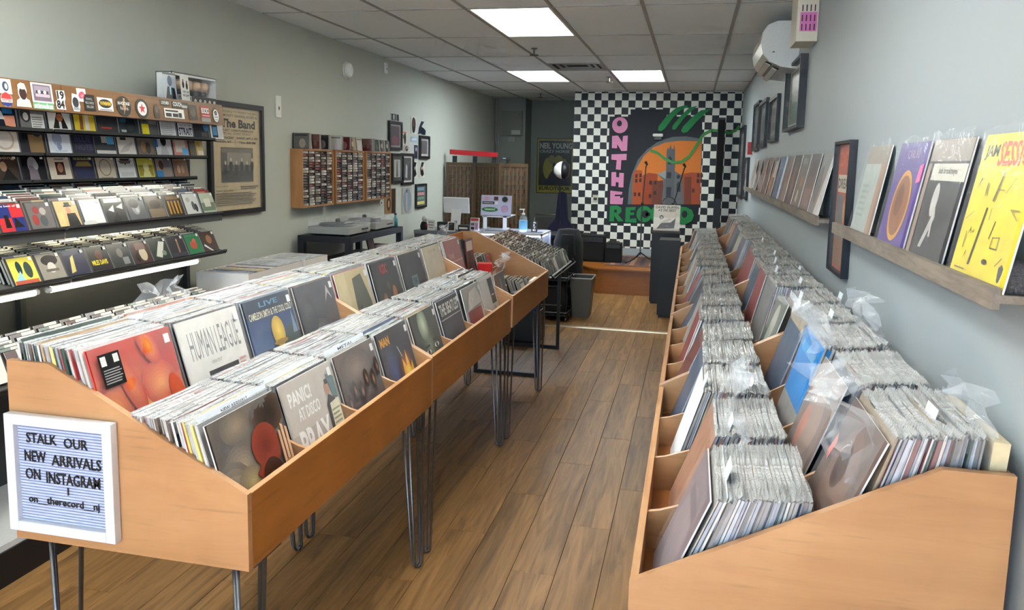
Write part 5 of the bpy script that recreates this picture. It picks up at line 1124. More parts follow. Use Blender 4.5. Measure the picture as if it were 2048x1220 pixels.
t = thing('folded_cloth', 'dark grey knitted cloth lying on the near end of the ledge', 'cloth', (XR - .033, 1.655, 1.469))
m = MB(); m.lathe([(.0, 0), (.028, 0), (.031, .02), (.028, .045), (.02, .06), (.0, .064)], 16, 0, 0.0, (70, 70, 74)); m.build('fold', 'fabric', t, smooth=True)
FAR = [('silver record with a curled white insert, nearest on the far ledge', 4.05, 12, (150, 150, 148), [P([(.5, 0), (1, 0), (1, 1), (.9, 1)], (226, 226, 222)), E(.3, .5, .2, .3, (120, 120, 118))]), ('dark red-grey record on the far ledge behind the curled insert', 4.40, 11, (120, 108, 104), [R(.1, .1, .9, .4, (150, 130, 124)), R(.2, .6, .8, .9, (96, 90, 90))]),
       ('grey photo record with a cream slip on the far ledge', 4.76, 11, (126, 124, 120), [P([(.3, .15), (.5, .1), (.55, .3), (.4, .36)], (222, 216, 190)), E(.6, .5, .14, .1, (190, 130, 80)), T('VIVA', .2, .8, .8, .94, (190, 190, 186), .03)]), ('dark brown record on the far ledge', 5.12, 11, (92, 84, 82), [E(.5, .5, .3, .3, (120, 104, 96))]),
       ('brown and blue record on the far ledge', 5.5, 11, (150, 128, 112), [R(.0, .0, .4, 1, (96, 110, 130)), E(.7, .6, .2, .2, (120, 96, 84))]), ('bright blue boxed record on the far ledge', 5.95, 11, (64, 110, 150), [R(.1, .7, .9, .9, (90, 130, 166))]),
       ('orange and white record on the far ledge', 6.4, 11, (120, 108, 104), [R(.1, .2, .5, .6, (196, 140, 90)), R(.5, .5, .9, .9, (214, 210, 204))]), ('reddish brown record on the far ledge', 6.85, 11, (138, 112, 104), [E(.5, .5, .3, .3, (110, 84, 78))]), ('dull pink record on the far ledge', 7.3, 11, (140, 120, 114), [R(.2, .2, .8, .5, (170, 150, 140))]), ('grey record near the end of the far ledge', 7.85, 11, (150, 146, 140), [E(.5, .4, .2, .2, (110, 106, 100))]), ('pale record at the end of the far ledge', 8.4, 11, (180, 176, 168), [R(.2, .3, .8, .8, (150, 140, 130))])]
for (lab, y, ln, base, items) in FAR: ledge_rec(lab, y, ln, items, base, th=.012 if 'boxed' in lab else .004)
def rpic(label, y0, y1, z, h, items, **k):
    return framed('framed_picture', label, 'picture', (XR - .0005, (y0 + y1) / 2, z), -PI / 2, y1 - y0, h, items, fcol=(14, 19, 30), group='frames on the pale wall', **k)
rpic('black framed red concert poster hanging between the two ledges', 3.40, 3.76, 1.245, .57, [R(0, 0, 1, 1, (190, 96, 74)), R(.05, .62, .95, .76, (222, 210, 190)), T('DREAM', .08, .65, .92, .73, (60, 60, 66), .03), T('CONCERT', .06, .82, .94, .95, (226, 120, 90), .03), R(.08, .3, .5, .6, (110, 120, 120)), R(.5, .3, .9, .6, (170, 70, 50)), E(.66, .46, .14, .12, (206, 140, 70)), R(.05, .03, .95, .25, (150, 110, 84)), R(.05, .25, .6, .33, (120, 120, 110))], dep=.03, fw=.014)
rpic('large black framed picture hanging under the air conditioner', 5.06, 5.86, 1.94, .44, [R(0, 0, 1, 1, (220, 220, 214)), R(.05, .06, .95, .94, (96, 104, 98)), R(.1, .1, .9, .4, (60, 90, 70)), R(.1, .5, .9, .9, (130, 130, 122))], dep=.045, fw=.02)
rpic('narrow black framed picture beyond the large one', 6.50, 7.18, 1.90, .37, [R(0, 0, 1, 1, (60, 64, 70)), R(.1, .1, .9, .9, (150, 150, 146)), R(.2, .2, .8, .8, (90, 90, 90))], dep=.03, fw=.025)
rpic('black framed picture, middle of the far group on the pale wall', 7.48, 8.25, 1.88, .44, [R(0, 0, 1, 1, (50, 56, 62)), R(.1, .1, .9, .9, (130, 134, 132)), E(.5, .5, .2, .3, (70, 74, 80))], dep=.03, fw=.03)
rpic('black framed picture, farthest of the upper group on the pale wall', 8.32, 9.05, 1.86, .5, [R(0, 0, 1, 1, (40, 46, 54)), R(.1, .1, .9, .9, (90, 96, 100))], dep=.03, fw=.03)
rpic('tall black framed picture close to the mural corner', 10.5, 11.5, 1.27, .95, [R(0, 0, 1, 1, (40, 40, 44)), R(.08, .06, .92, .94, (150, 150, 146)), R(.2, .2, .8, .6, (90, 90, 90))], dep=.03, fw=.03)
rpic('black framed picture just before the tall one near the mural', 9.55, 10.2, 1.30, .5, [R(0, 0, 1, 1, (40, 40, 44)), R(.1, .1, .9, .9, (190, 186, 176)), R(.2, .5, .8, .85, (120, 90, 80))], dep=.03, fw=.03)
t = thing('fire_alarm', 'red fire alarm sounder on the pale wall near the mural', 'fire alarm', (XR, 9.35, 1.83), -PI / 2)
MB().box(-.06, -.05, 0, .06, 0, .14, (180, 40, 40)).build('housing', 'satin', t); MB().box(-.05, -.056, .03, .05, -.05, .07, (226, 222, 214)).build('strobe', 'gloss', t)
# wall air conditioner
t = thing('air_conditioner', 'white split air conditioner high on the pale wall', 'air conditioner', (XR, 5.53, 2.345))
prof = [(0, 0), (0, .31), (-.15, .31), (-.205, .285), (-.235, .235), (-.242, .17), (-.225, .10), (-.18, .045), (-.11, .012), (-.02, 0)]
prof = [(x, z) for x, z in prof]
MB().prism([(x, z) for x, z in prof], 'y', 0, .82, (222, 226, 226)).build('body', 'gloss', t, bevel=.004)
MB().prism([(x * 1.012 - .001, z) for x, z in prof[3:8]] + [(-.16, .05), (-.19, .2)], 'y', .02, .80, (206, 206, 200)).build('front_panel', 'gloss', t)
for k, (x, z) in enumerate(((-.15, .022), (-.195, .055))):
    MB().prism([(x - .015, z - .012), (x + .02, z - .028), (x + .022, z - .025), (x - .013, z - .008)], 'y', .05, .78, (190, 190, 186)).build('louver', 'satin', t)
    MB().prism([(x - .01, z - .004), (x + .03, z - .02), (x + .03, z - .016), (x - .01, z)], 'y', .05, .78, (30, 30, 32)).build('outlet_slot', 'matte', t)
MB().box(-.17, -.002, .105, -.155, 0, .112, (60, 60, 62)).build('screw', 'satin', t)
# emergency light box
t = thing('emergency_light', 'beige emergency light box with pink slotted label above the air conditioner', 'emergency light', (XR, 4.76, 2.405))
MB().box(-.115, 0, 0, 0, .27, .31, (206, 202, 186)).build('housing', 'satin', t, bevel=.003)
MB().box(-.098, -.002, .055, -.008, 0, .16, (206, 120, 180)).build('label_plate', 'print', t)
for k in range(4):
    for (z0, z1) in ((.06, .095), (.11, .145), (.165, .2)): MB().box(-.09 + k * .022, -.004, z0, -.084 + k * .022, -.002, z1, (70, 34, 60)).build('slot', 'matte', t)
m = MB(); m.lathe([(.0, 0), (.035, .0), (.055, .03), (.062, .075), (.058, .085), (.0, .085)], 18, 0, 0, (216, 210, 192)); o = m.build('lamp_head', 'satin', t, loc=(-.115, .13, .30), rot=(0, -1.0, .3), smooth=True)
MB().tube([(-.05, .13, .30), (-.09, .13, .325), (-.11, .13, .31)], .012, 8, (190, 184, 168)).build('swivel_arm', 'satin', t)

# ================================================================== MIDDLE AND FAR OBJECTS
# turntable table
TX0, TX1, TY0, TY1, TZ = -3.10, -2.64, 5.74, 6.90, 1.065
t = thing('turntable_stand', 'black metal stand carrying two turntables under the cassette racks', 'stand', ((TX0 + TX1) / 2, TY0, 0))
dk = (15, 18, 26); a = (TX1 - TX0) / 2; L = TY1 - TY0
MB().box(-a, 0, TZ - .05, a, L, TZ, dk).build('top', 'satin', t)
MB().box(-a + .02, .02, .5, a - .02, L - .02, .52, dk).build('shelf', 'satin', t)
MB().box(-a + .02, .02, .82, a - .02, L - .02, .838, dk).build('shelf', 'satin', t)
for x in (-a, a - .05):
    for y in (0, L - .05): MB().box(x, y, 0, x + .05, y + .05, TZ - .05, dk).build('leg', 'satin', t)
def turntable(label, y, z=TZ):
    t = thing('turntable', label, 'turntable', (-2.86, y, z), 0, 'turntables on the black stand')
    MB().box(-.18, 0, .012, .18, .43, .07, (150, 152, 148)).build('plinth', 'satin', t, bevel=.003)
    for (x, yy) in ((-.15, .03), (.15, .03), (-.15, .4), (.15, .4)): MB().lathe([(.018, 0), (.018, .014)], 10, x, yy, (30, 30, 30)).build('foot', 'satin', t)
    MB().lathe([(.0, .07), (.15, .07), (.152, .078), (.146, .086), (.0, .086)], 32, -.01, .185, (70, 70, 70)).build('platter', 'metal', t)
    MB().lathe([(.0, .0862), (.143, .0865), (.143, .089), (.0, .0895)], 32, -.01, .185, (34, 34, 36)).build('slip_mat', 'matte', t)
    MB().tube([(.1, .38, .1), (.12, .24, .1), (.07, .15, .094)], .005, 8, (190, 190, 186)).build('tonearm', 'metal', t, smooth=True)
    MB().lathe([(.02, .07), (.02, .105), (.012, .112), (.0, .112)], 14, -.1, .385, (60, 60, 60)).build('tonearm_pivot', 'metal', t)
    g = MB(); h = .055; z0 = .072
    g.box(-.18, 0, z0, -.177, .43, z0 + h).box(.177, 0, z0, .18, .43, z0 + h).box(-.177, 0, z0, .177, .003, z0 + h).box(-.177, .427, z0, .177, .43, z0 + h).box(-.177, .003, z0 + h - .003, .177, .427, z0 + h)
    g.build('dust_cover', 'film', t)
    for k in range(4): MB().box(.18, .25 + k * .035, .035, .184, .27 + k * .035, .048, (40, 40, 42)).build('button', 'satin', t)
turntable('silver turntable under a clear lid on the black stand, nearer of two', 5.80)
turntable('silver turntable under a clear lid on the black stand, farther of two', 6.36)
t = thing('framed_photo', 'small dark photo frame leaning on the black stand shelf', 'photo frame', (-2.72, 6.4, .838), PI / 2, None, -.25)
MB().box(-.07, 0, 0, .07, .01, .18, (40, 34, 34)).build('frame', 'satin', t); MB().box(-.055, -.001, .015, .055, 0, .165, (120, 110, 110)).build('print', 'print', t)
t = thing('paper_stack', 'white stack of sleeves on the black stand shelf', 'stack', (-2.74, 6.62, .838), .1)
for k in range(7): MB().box(-.08 + .004 * (k % 2), -.08, k * .012, .08 + .003 * (k % 3), .08, k * .012 + .0105, (206 + 3 * k, 206, 202)).build('sheet_bundle', 'card', t)
t = thing('small_lamp', 'teal bottle standing at the far corner of the turntable stand', 'bottle', (-2.70, 6.86, TZ))
MB().lathe([(.0, 0), (.022, 0), (.022, .07), (.01, .09), (.01, .11), (.0, .11)], 14, 0, 0, (70, 140, 150)).build('bottle_body', 'gloss', t, smooth=True); MB().lathe([(.012, .11), (.012, .125), (.0, .126)], 12, 0, 0, (30, 30, 32)).build('cap', 'satin', t)

# low table with record boxes beside the rack
t = thing('low_table', 'dark low table under the white record boxes', 'table', (-2.80, 4.28, 0))
MB().box(-.27, 0, .60, .27, 1.25, .64, (50, 48, 46)).build('top', 'satin', t)
for x in (-.25, .21):
    for y in (.02, 1.19): MB().box(x, y, 0, x + .04, y + .04, .60, (40, 40, 40)).build('leg', 'satin', t)
q = random.Random(31)
for k, (x0, x1, y0, lab, n) in enumerate(((-3.03, -2.66, 4.30, 'white cardboard record box with brown rim, closest to the CD rack', 6), (-3.04, -2.67, 4.66, 'white cardboard record box in the middle of the low table', 22), (-3.04, -2.67, 5.05, 'white cardboard record box at the far end of the low table', 20))):
    t = thing('record_box', lab, 'box', ((x0 + x1) / 2, y0, .641), 0, 'white record boxes on the low table')
    w = (x1 - x0) / 2; D = .345; H = .325; th = .006; wc = (226, 222, 218); br = (132, 96, 62)
    b = MB()
    for (ax0, ay0, ax1, ay1) in ((-w, 0, w, th), (-w, D - th, w, D), (-w, th, -w + th, D - th), (w - th, th, w, D - th)):
        b.box(ax0, ay0, 0, ax1, ay1, H, [wc, br, wc, wc, wc, wc])
    b.box(-w, 0, 0, w, D, th, wc); b.build('carton', 'card', t)
    c2 = MB(); c2.box(-w + th, th, .02, w - th, th + .003, H - .01, br).box(-w + th, D - th - .003, .02, w - th, D - th, H - .01, br); c2.build('lining', 'card', t)
    for j in range(n):
        yy = y0 + .02 + j * (.29 / n) + .004; v = ('L', q.randrange(30)); lc = ((x0 + x1) / 2, yy, .641 + .008)
        RECS.append((math.dist(lc, (0, 0, EYE)), v, lc, -.08, 0, 'record standing in the %s white box on the low table' % ['nearest', 'middle', 'far'][k], 'records in the white boxes'))

# contents of the disc and cassette bin (third island bin)
q = random.Random(44)
GM = 'discs in the third island bin'
for k in range(14):
    cd('CD filed in the lower tier of the third island bin', (-1.06 - k * .016, 5.40 + q.uniform(-.01, .01), .76), 24, q.randrange(24), GM)
for k in range(11):
    cd('CD filed in the lower tier of the third island bin', (-1.09 - k * .02, 5.24 + q.uniform(-.01, .01), .76 + .003 * k), 20, q.randrange(24), GM)
for k in range(12):
    cd('CD filed in the upper tier of the third island bin', (-1.40 - k * .017, 5.46, .905), 18, q.randrange(24), GM)
for k in range(9):
    cd('CD filed in the upper tier of the third island bin', (-1.42 - k * .017, 5.29, .905), 18, q.randrange(24), GM)
t = thing('box_set', 'small red box standing in the upper tier of the third island bin', 'box', (-1.36, 5.12, .902), .2); MB().box(-.05, -.045, 0, .05, .045, .1, (200, 40, 44)).build('box', 'gloss', t, bevel=.002); MB().box(.0505, -.03, .02, .051, .03, .08, (226, 150, 150)).build('label', 'print', t)
t = thing('book', 'tall black boxed set leaning behind the pink record', 'box set', (-1.46, 4.93, .902), PI / 2, None, -.12); MB().box(-.1, 0, 0, .1, .03, .27, (30, 30, 34)).build('cover', 'satin', t); MB().box(-.08, -.001, .05, .08, 0, .2, (48, 44, 50)).build('print', 'print', t)
t = thing('book', 'boxed set with a red figure cover leaning in the third island bin', 'box set', (-1.45, 5.12, .902), PI / 2, None, -.12)
m = MB(); m.box(-.09, 0, 0, .09, .03, .26, (70, 44, 50)); art(m, .18, .26, 0, [R(0, 0, 1, 1, (120, 70, 76)), E(.4, .5, .2, .3, (60, 40, 44)), R(.1, .7, .9, .95, (206, 190, 180)), E(.7, .4, .14, .3, (90, 50, 54))]); m.build('cover', 'print', t)
crumple('plastic_bag', 'crumpled clear plastic bag standing in the lower tier of the third island bin', (-1.19, 4.80, .98), PI / 2, .3, .14, 8.3, .08, fold=.4)
bpy.data.objects['plastic_bag']['category'] = 'plastic bag'
crumple('plastic_bag', 'crumpled clear bag lying on the records at the far end of the island', (-1.62, 4.98, 1.17), PI / 2, .22, .1, 9.9, .05, fold=.4)
cover_record('bagged brown and grey record standing in the lower tier of the third island bin', (-1.13, 4.78, .742), PI / 2, 12, [R(0, 0, .4, 1, (120, 84, 64)), R(.4, 0, 1, 1, (96, 98, 100)), P([(.5, .1), (.7, .2), (.6, .9), (.5, .8)], (150, 152, 154))], (100, 96, 92), sz=.25, group=GI, tagpos=None)
for k, (x, y, w, d, c, lab) in enumerate(((-1.09, 5.10, .14, .12, (36, 36, 40), 'flat black case lying in the lower tier of the third island bin'), (-1.08, 4.95, .1, .1, (120, 120, 122), 'small grey card case lying in the third island bin'), (-1.22, 5.05, .06, .12, (150, 70, 46), 'rust-coloured box lying in the third island bin'))):
    t = thing('small_case', lab, 'case', (x, y, .742), .1 * k); MB().box(-w / 2, -d / 2, 0, w / 2, d / 2, .075 if k < 2 else .12, c).build('body', 'satin', t, bevel=.003); MB().box(-w / 2 + .01, -d / 2 + .01, .0755 if k < 2 else .1205, w / 2 - .01, d / 2 - .02, .0765 if k < 2 else .1215, tuple(min(255, v + 30) for v in c)).build('lid', 'satin', t)
t = thing('white_box', 'small white box at the rail of the third island bin', 'box', (-1.05, 5.3, .80)); MB().box(-.02, -.1, 0, .02, .1, .08, (224, 222, 214)).build('body', 'card', t, bevel=.002); MB().box(-.018, -.098, .08, .018, .098, .082, (236, 236, 230)).build('lid', 'card', t)

# wire CD tray on black sled-leg table
t = thing('cd_stand', 'black metal stand with sled legs under the sloping CD tray', 'stand', (-1.38, 5.92, 0))
bkm = (26, 27, 30); r = .014
for y in (0, .98):
    MB().box(-.27, y - r, 0, .26, y + r, .028, bkm).build('foot_bar', 'blackmetal', t)
    for x in (-.27, .232): MB().box(x, y - r, .028, x + .028, y + r, .80, bkm).build('leg', 'blackmetal', t)
    MB().box(-.27, y - r, .77, .26, y + r, .80, bkm).build('top_bar', 'blackmetal', t)
for x in (-.27, .232): MB().box(x, r, .77, x + .028, .98 - r, .80, bkm).build('rail', 'blackmetal', t)
MB().prism([(-.27, .99), (.34, .795), (.345, .805), (-.265, 1.0)], 'y', -.04, 1.06, (44, 44, 46)).build('tray', 'blackmetal', t)
MB().tube([(.345, -.04, .83), (.375, -.04, .80), (.375, 1.06, .80), (.345, 1.06, .83)], .006, 8, bkm).build('tray_rail', 'blackmetal', t, smooth=True)
q = random.Random(52)
for c in range(7):
    for j in range(22):
        x = -1.045 - j * .0245
        cd('CD filed in the sloping wire CD tray, column %s' % ['one', 'two', 'three', 'four', 'five', 'six', 'seven'][c], (x, 5.96 + c * .15 + q.uniform(-.004, .004), .80 + .0078 * j + q.uniform(0, .004)), 22 + q.uniform(-2, 2), q.choice([0, 3, 4, 8, 11, 12, 15, 16, 23]), 'discs in the sloping CD tray')

# storage under and beyond the tray
t = thing('waste_bin', 'grey plastic waste bin beside the black bags', 'waste bin', (-1.135, 8.52, 0))
def frus(m, a0, b0, z0, a1, b1, z1, c):
    m.add([(-a0, -b0, z0), (a0, -b0, z0), (a0, b0, z0), (-a0, b0, z0), (-a1, -b1, z1), (a1, -b1, z1), (a1, b1, z1), (-a1, b1, z1)], [(0, 1, 5, 4), (1, 2, 6, 5), (2, 3, 7, 6), (3, 0, 4, 7)], c)
m = MB(); frus(m, .09, .12, 0, .12, .17, .44, (92, 92, 88)); frus(m, .088, .118, .004, .117, .167, .44, (60, 60, 58)); m.add([(-.09, -.12, 0), (.09, -.12, 0), (.09, .12, 0), (-.09, .12, 0)], [(0, 1, 2, 3)], (70, 70, 68)); m.build('bucket', 'satin', t)
m = MB(); m.tube([(-.12, -.17, .44), (.12, -.17, .44), (.12, .17, .44), (-.12, .17, .44), (-.12, -.17, .44)], .008, 8, (150, 150, 148)); m.build('rim', 'satin', t)
def duffel(label, x, y, z, a, b, h, seed, col=(28, 29, 33)):
    t = thing('equipment_bag', label, 'bag', (x, y, z), .1, 'black equipment bags')
    m = MB(); n = 14; rows = [(.86, 0), (1, .12), (1.02, .5), (.95, .85), (.7, 1), (.0, 1.02)]
    vs = []
    for (rr, zz) in rows:
        for k in range(n):
            an = 2 * PI * k / n; cx_ = abs(math.cos(an)) ** .6 * (1 if math.cos(an) > 0 else -1); sy_ = abs(math.sin(an)) ** .6 * (1 if math.sin(an) > 0 else -1)
            w = 1 + .12 * noise.noise(Vector((k * .9 + seed, zz * 3, seed)))
            vs.append((a * rr * cx_ * w, b * rr * sy_ * w, h * zz))
    m.add(vs, [(i * n + k, i * n + (k + 1) % n, (i + 1) * n + (k + 1) % n, (i + 1) * n + k) for i in range(len(rows) - 1) for k in range(n)], col)
    m.build('body', 'fabric', t, smooth=True)
    MB().tube([(-a * .5, -b * .9, h * .7), (-a * .4, -b * 1.05, h * .95), (a * .4, -b * 1.05, h * .95), (a * .5, -b * .9, h * .7)], .008, 8, (60, 62, 66)).build('handle', 'fabric', t)
    MB().box(-a * .7, -b * 1.03, h * .3, a * .7, -b * .98, h * .34, (90, 92, 96)).build('strap', 'fabric', t)
# black wire trolley with bags
t = thing('trolley', 'black wire trolley loaded with equipment bags beyond the CD tray', 'trolley', (-1.44, 8.28, 0))
for x in (-.19, .19):
    for y in (-.18, .2): MB().tube([(x, y, .03), (x, y, .82)], .008, 8, bkm).build('post', 'blackmetal', t)
for z in (.06, .44):
    m = MB(); m.box(-.2, -.19, z, .2, .21, z + .008, bkm); m.build('shelf', 'blackmetal', t)
    m = MB(); m.tube([(-.2, -.19, z + .04), (.2, -.19, z + .04), (.2, .21, z + .04), (-.2, .21, z + .04), (-.2, -.19, z + .04)], .005, 6, (120, 122, 124)); m.build('rim', 'metal', t)
for x in (-.19, .19):
    for y in (-.18, .2): MB().lathe([(.0, -.008), (.024, -.008), (.024, .008), (.0, .008)], 14, y, .024, (40, 40, 42), ax='x').build('caster', 'satin', t, loc=(x, 0, 0))
duffel('black soft bag on the lower trolley shelf', -1.44, 8.28, .068, .17, .16, .33, 1.2)
duffel('black soft bag on the upper trolley shelf', -1.44, 8.28, .448, .17, .16, .30, 2.6)
duffel('black soft case standing behind the trolley', -1.36, 8.85, 0, .17, .16, .93, 3.9, (34, 35, 38))
t = thing('step_stool', 'black plastic crate with a blue item beneath the CD tray', 'crate', (-1.5, 7.2, 0))
m = MB(); m.box(-.16, -.16, 0, .16, .16, .012, (24, 25, 30))
for (x0, y0, x1, y1) in ((-.16, -.16, .16, -.15), (-.16, .15, .16, .16), (-.16, -.15, -.15, .15), (.15, -.15, .16, .15)): m.box(x0, y0, .012, x1, y1, .3, (24, 25, 30))
m.build('crate_body', 'satin', t); MB().lathe([(.0, .0), (.1, 0), (.12, .1), (.09, .16), (.0, .18)], 16, 0, 0, (60, 90, 150)).build('contents', 'satin', t, loc=(0, 0, .2), smooth=True)

# glass counter
CX0, CX1, CY0, CY1, CZ = -2.42, -1.60, 8.48, 9.02, .9
t = thing('display_counter', 'glass display counter lit from inside by bluish strips', 'display counter', ((CX0 + CX1) / 2, CY0, 0))
a = (CX1 - CX0) / 2; D = CY1 - CY0; al = (206, 210, 216)
MB().box(-a, 0, 0, a, D, .45, (60, 62, 66)).build('base_cabinet', 'satin', t)
m = MB()
for x in (-a, a - .02):
    for y in (0, D - .02): m.box(x, y, .45, x + .02, y + .02, CZ, al)
m.build('corner_posts', 'satin', t)
for (x0, y0, x1, y1) in ((-a, 0, a, .025), (-a, D - .025, a, D), (-a, .025, -a + .025, D - .025), (a - .025, .025, a, D - .025)): MB().box(x0, y0, CZ - .025, x1, y1, CZ, al).build('edge_trim', 'satin', t)
MB().box(-a + .025, .025, CZ - .006, a - .025, D - .025, CZ - .001).build('glass_top', 'glass', t)
MB().box(-a + .02, .004, .45, a - .02, .009, CZ - .025).build('glass_front', 'glass', t); MB().box(a - .009, .02, .45, a - .004, D - .02, CZ - .025).build('glass_side', 'glass', t)
MB().box(-a + .02, .02, .66, a - .02, D - .02, .668, (190, 200, 214)).build('glass_shelf', 'gloss', t)
MB().box(-a + .03, .027, CZ - .04, a - .03, .042, CZ - .028).build('light_strip', 'led_blue', t); MB().box(a - .04, .05, CZ - .05, a - .028, D - .05, CZ - .03).build('light_strip', 'led_blue', t)
MB().box(-a + .02, D - .03, .45, a - .02, D - .02, CZ - .03, (150, 152, 158)).build('back_panel', 'satin', t)
q = random.Random(61)
for k in range(9):
    x = CX0 + .08 + k * .085; h = q.uniform(.05, .14)
    t2 = thing('boxed_goods', ['white', 'silver', 'pale blue', 'cream', 'black', 'red', 'grey', 'gold', 'green'][k] + ' small boxed item on the glass shelf in the counter', 'box', (x, CY0 + .2 + q.uniform(-.05, .1), .669), q.uniform(-.3, .3), 'small goods inside the counter')
    c = [(226, 226, 226), (180, 184, 190), (170, 190, 220), (214, 206, 186), (40, 40, 44), (170, 60, 60), (120, 122, 126), (190, 160, 90), (80, 130, 100)][k]
    MB().box(-.03, -.03, 0, .03, .03, h, c).build('carton', 'satin', t2, bevel=.002); MB().box(-.02, -.0308, h * .3, .02, -.03, h * .7, tuple(max(0, v - 60) for v in c)).build('label', 'print', t2)
t = thing('cash_counter', 'dark counter with the checkout screen left of the glass case', 'counter', (-2.78, 8.55, 0))
MB().box(-.35, 0, 0, .345, .5, .84, (70, 72, 78)).build('cabinet', 'satin', t); MB().box(-.35, -.02, .84, .345, .52, .88, (110, 114, 124)).build('top', 'satin', t)
# checkout screen
t = thing('checkout_screen', 'white tablet checkout screen seen from behind, on its stand', 'checkout screen', (-2.66, 8.66, .881), .08)
MB().box(-.05, -.03, 0, .05, .1, .02, (226, 226, 224)).build('base', 'satin', t, bevel=.004)
MB().prism([(-.04, .02), (-.03, .02), (.03, .26), (.02, .26)], 'x', -.058, .058, (232, 232, 230)).build('stand', 'gloss', t, bevel=.003)
m = MB(); m.box(-.155, 0, 0, .155, .018, .19, (226, 228, 230)); m.build('tablet', 'gloss', t, loc=(0, .03, .2), rot=(.25, 0, 0), bevel=.008)
m = MB(); art(m, .03, .03, 0, [R(0, 0, 1, 1, (40, 40, 42)), R(.18, .18, .82, .82, (230, 230, 228)), R(.36, .36, .64, .64, (40, 40, 42))]); o = m.build('emblem', 'satin', t, loc=(0, -.0235, .085), rot=(-.24, 0, 0))
MB().box(.07, -.03, 0, .15, .06, .045, (234, 234, 232)).build('card_reader', 'gloss', t, bevel=.008)
# clutter beside the screen
t = thing('sign_card', 'small white sign card with three black lines beside the checkout screen', 'sign', (-2.93, 8.56, .881), 0, None, -.1); m = MB(); m.box(-.045, 0, 0, .045, .002, .12, (222, 220, 216)); art(m, .09, .12, 0, [T('BUYING', .15, .7, .85, .84, BK, .04), T('RECORDS', .15, .45, .85, .59, BK, .04), T('TODAY', .15, .2, .85, .34, BK, .04)]); m.build('card', 'card', t)
t = thing('cap_toy', 'small figure of black, white and red cloth beside the sign card', 'toy', (-3.03, 8.6, .881)); MB().lathe([(.0, 0), (.04, 0), (.045, .05), (.03, .09), (.0, .1)], 12, 0, 0, (30, 30, 32)).build('body', 'fabric', t, smooth=True); MB().lathe([(.0, .09), (.03, .1), (.035, .14), (.0, .17)], 12, .01, 0, (206, 204, 200)).build('head', 'fabric', t, smooth=True); MB().lathe([(.0, .04), (.02, .05), (.0, .08)], 10, .04, -.02, (150, 40, 44)).build('badge', 'fabric', t, smooth=True)
t = thing('credit_terminal', 'black box with a pale printed badge on the dark counter', 'box', (-2.80, 8.57, .881)); MB().box(-.06, 0, 0, .06, .08, .1, (30, 30, 34)).build('body', 'satin', t, bevel=.003); m = MB(); art(m, .08, .05, -.0005, [E(.5, .5, .45, .4, (190, 190, 200)), T('OTR', .25, .35, .75, .65, BK, .03)], z0=.025); m.build('badge', 'print', t)
t = thing('framed_photo', 'small white framed photo on the dark counter before the screen', 'photo frame', (-2.68, 8.545, .881), 0, None, -.12); MB().box(-.045, 0, 0, .045, .008, .11, (226, 226, 222)).build('frame', 'satin', t); MB().box(-.035, -.001, .01, .035, 0, .1, (40, 38, 40)).build('print', 'print', t)
t = thing('receipt_tray', 'black receipt printer with white slips on the dark counter', 'printer', (-2.54, 8.56, .881)); MB().box(-.065, 0, 0, .065, .1, .075, (34, 34, 36)).build('body', 'satin', t, bevel=.004); MB().box(-.05, -.002, .03, .05, 0, .05, (226, 222, 206)).build('slip', 'card', t)
t = thing('card_rack', 'red and white leaflet holder at the counter corner', 'leaflet holder', (-2.40, 8.52, .9), 0, None, -.15); m = MB(); m.box(-.05, 0, 0, .05, .03, .15, (200, 190, 196)); art(m, .1, .15, 0, [R(0, 0, 1, 1, (206, 200, 206)), R(.05, .75, .95, .95, (190, 50, 56)), R(.1, .1, .5, .3, BK), R(.1, .4, .5, .6, (90, 90, 110)), R(.6, .1, .9, .6, (150, 110, 150))]); m.build('holder', 'print', t)
# laptop on white riser
t = thing('laptop', 'silver laptop lid covered in stickers, standing on a white riser', 'laptop', (-2.235, 8.86, 1.062))
m = MB(); m.box(-.185, 0, 0, .185, .008, .235, (188, 186, 204)); m.build('lid', 'satin', t, rot=(-.12, 0, 0), bevel=.004)
MB().box(-.185, .0, -.012, .185, .25, 0, (176, 176, 186)).build('base', 'satin', t, bevel=.003)
m = MB(); art(m, .37, .235, -.0005, [E(.18, .82, .1, .08, (214, 120, 150)), R(.08, .78, .3, .86, (206, 170, 190)), R(.42, .74, .56, .93, (90, 44, 50)), E(.78, .8, .11, .17, (150, 150, 156)), E(.78, .8, .09, .13, (40, 40, 46)), R(.05, .55, .44, .68, BK), R(.08, .6, .4, .63, (210, 210, 206)), R(.46, .54, .56, .68, (226, 226, 226)), E(.3, .28, .27, .12, (40, 110, 54)), T('VERMONT', .12, .24, .48, .33, (206, 226, 190), .03), E(.78, .32, .13, .2, (166, 156, 196)), E(.78, .32, .08, .12, (206, 150, 160))]); m.build('lid_stickers', 'print', t, rot=(-.12, 0, 0))
t = thing('laptop_riser', 'white two-legged riser under the laptop on the glass counter', 'riser', (-2.235, 8.84, .9))
for x in (-.125, .115): MB().box(x - .022, 0, 0, x + .022, .02, .15, (236, 236, 236)).build('leg', 'satin', t); MB().box(x - .022, .02, 0, x + .022, .16, .01, (236, 236, 236)).build('foot', 'satin', t)
MB().box(-.16, .0, .14, .16, .18, .15, (232, 232, 232)).build('platform', 'satin', t)
t = thing('sanitizer_bottle', 'clear pump bottle of sanitizer with blue label on the glass counter', 'bottle', (-1.85, 8.62, .9))
MB().lathe([(.0, .0), (.045, 0), (.048, .01), (.048, .14), (.04, .17), (.018, .19), (.018, .2), (.0, .2)], 20, 0, 0, (206, 214, 220)).build('bottle_body', 'film_crumple', t, smooth=True)
MB().lathe([(.044, .006), (.044, .12), (.0, .12)], 18, 0, 0, (214, 222, 226)).build('gel', 'gloss', t, smooth=True)
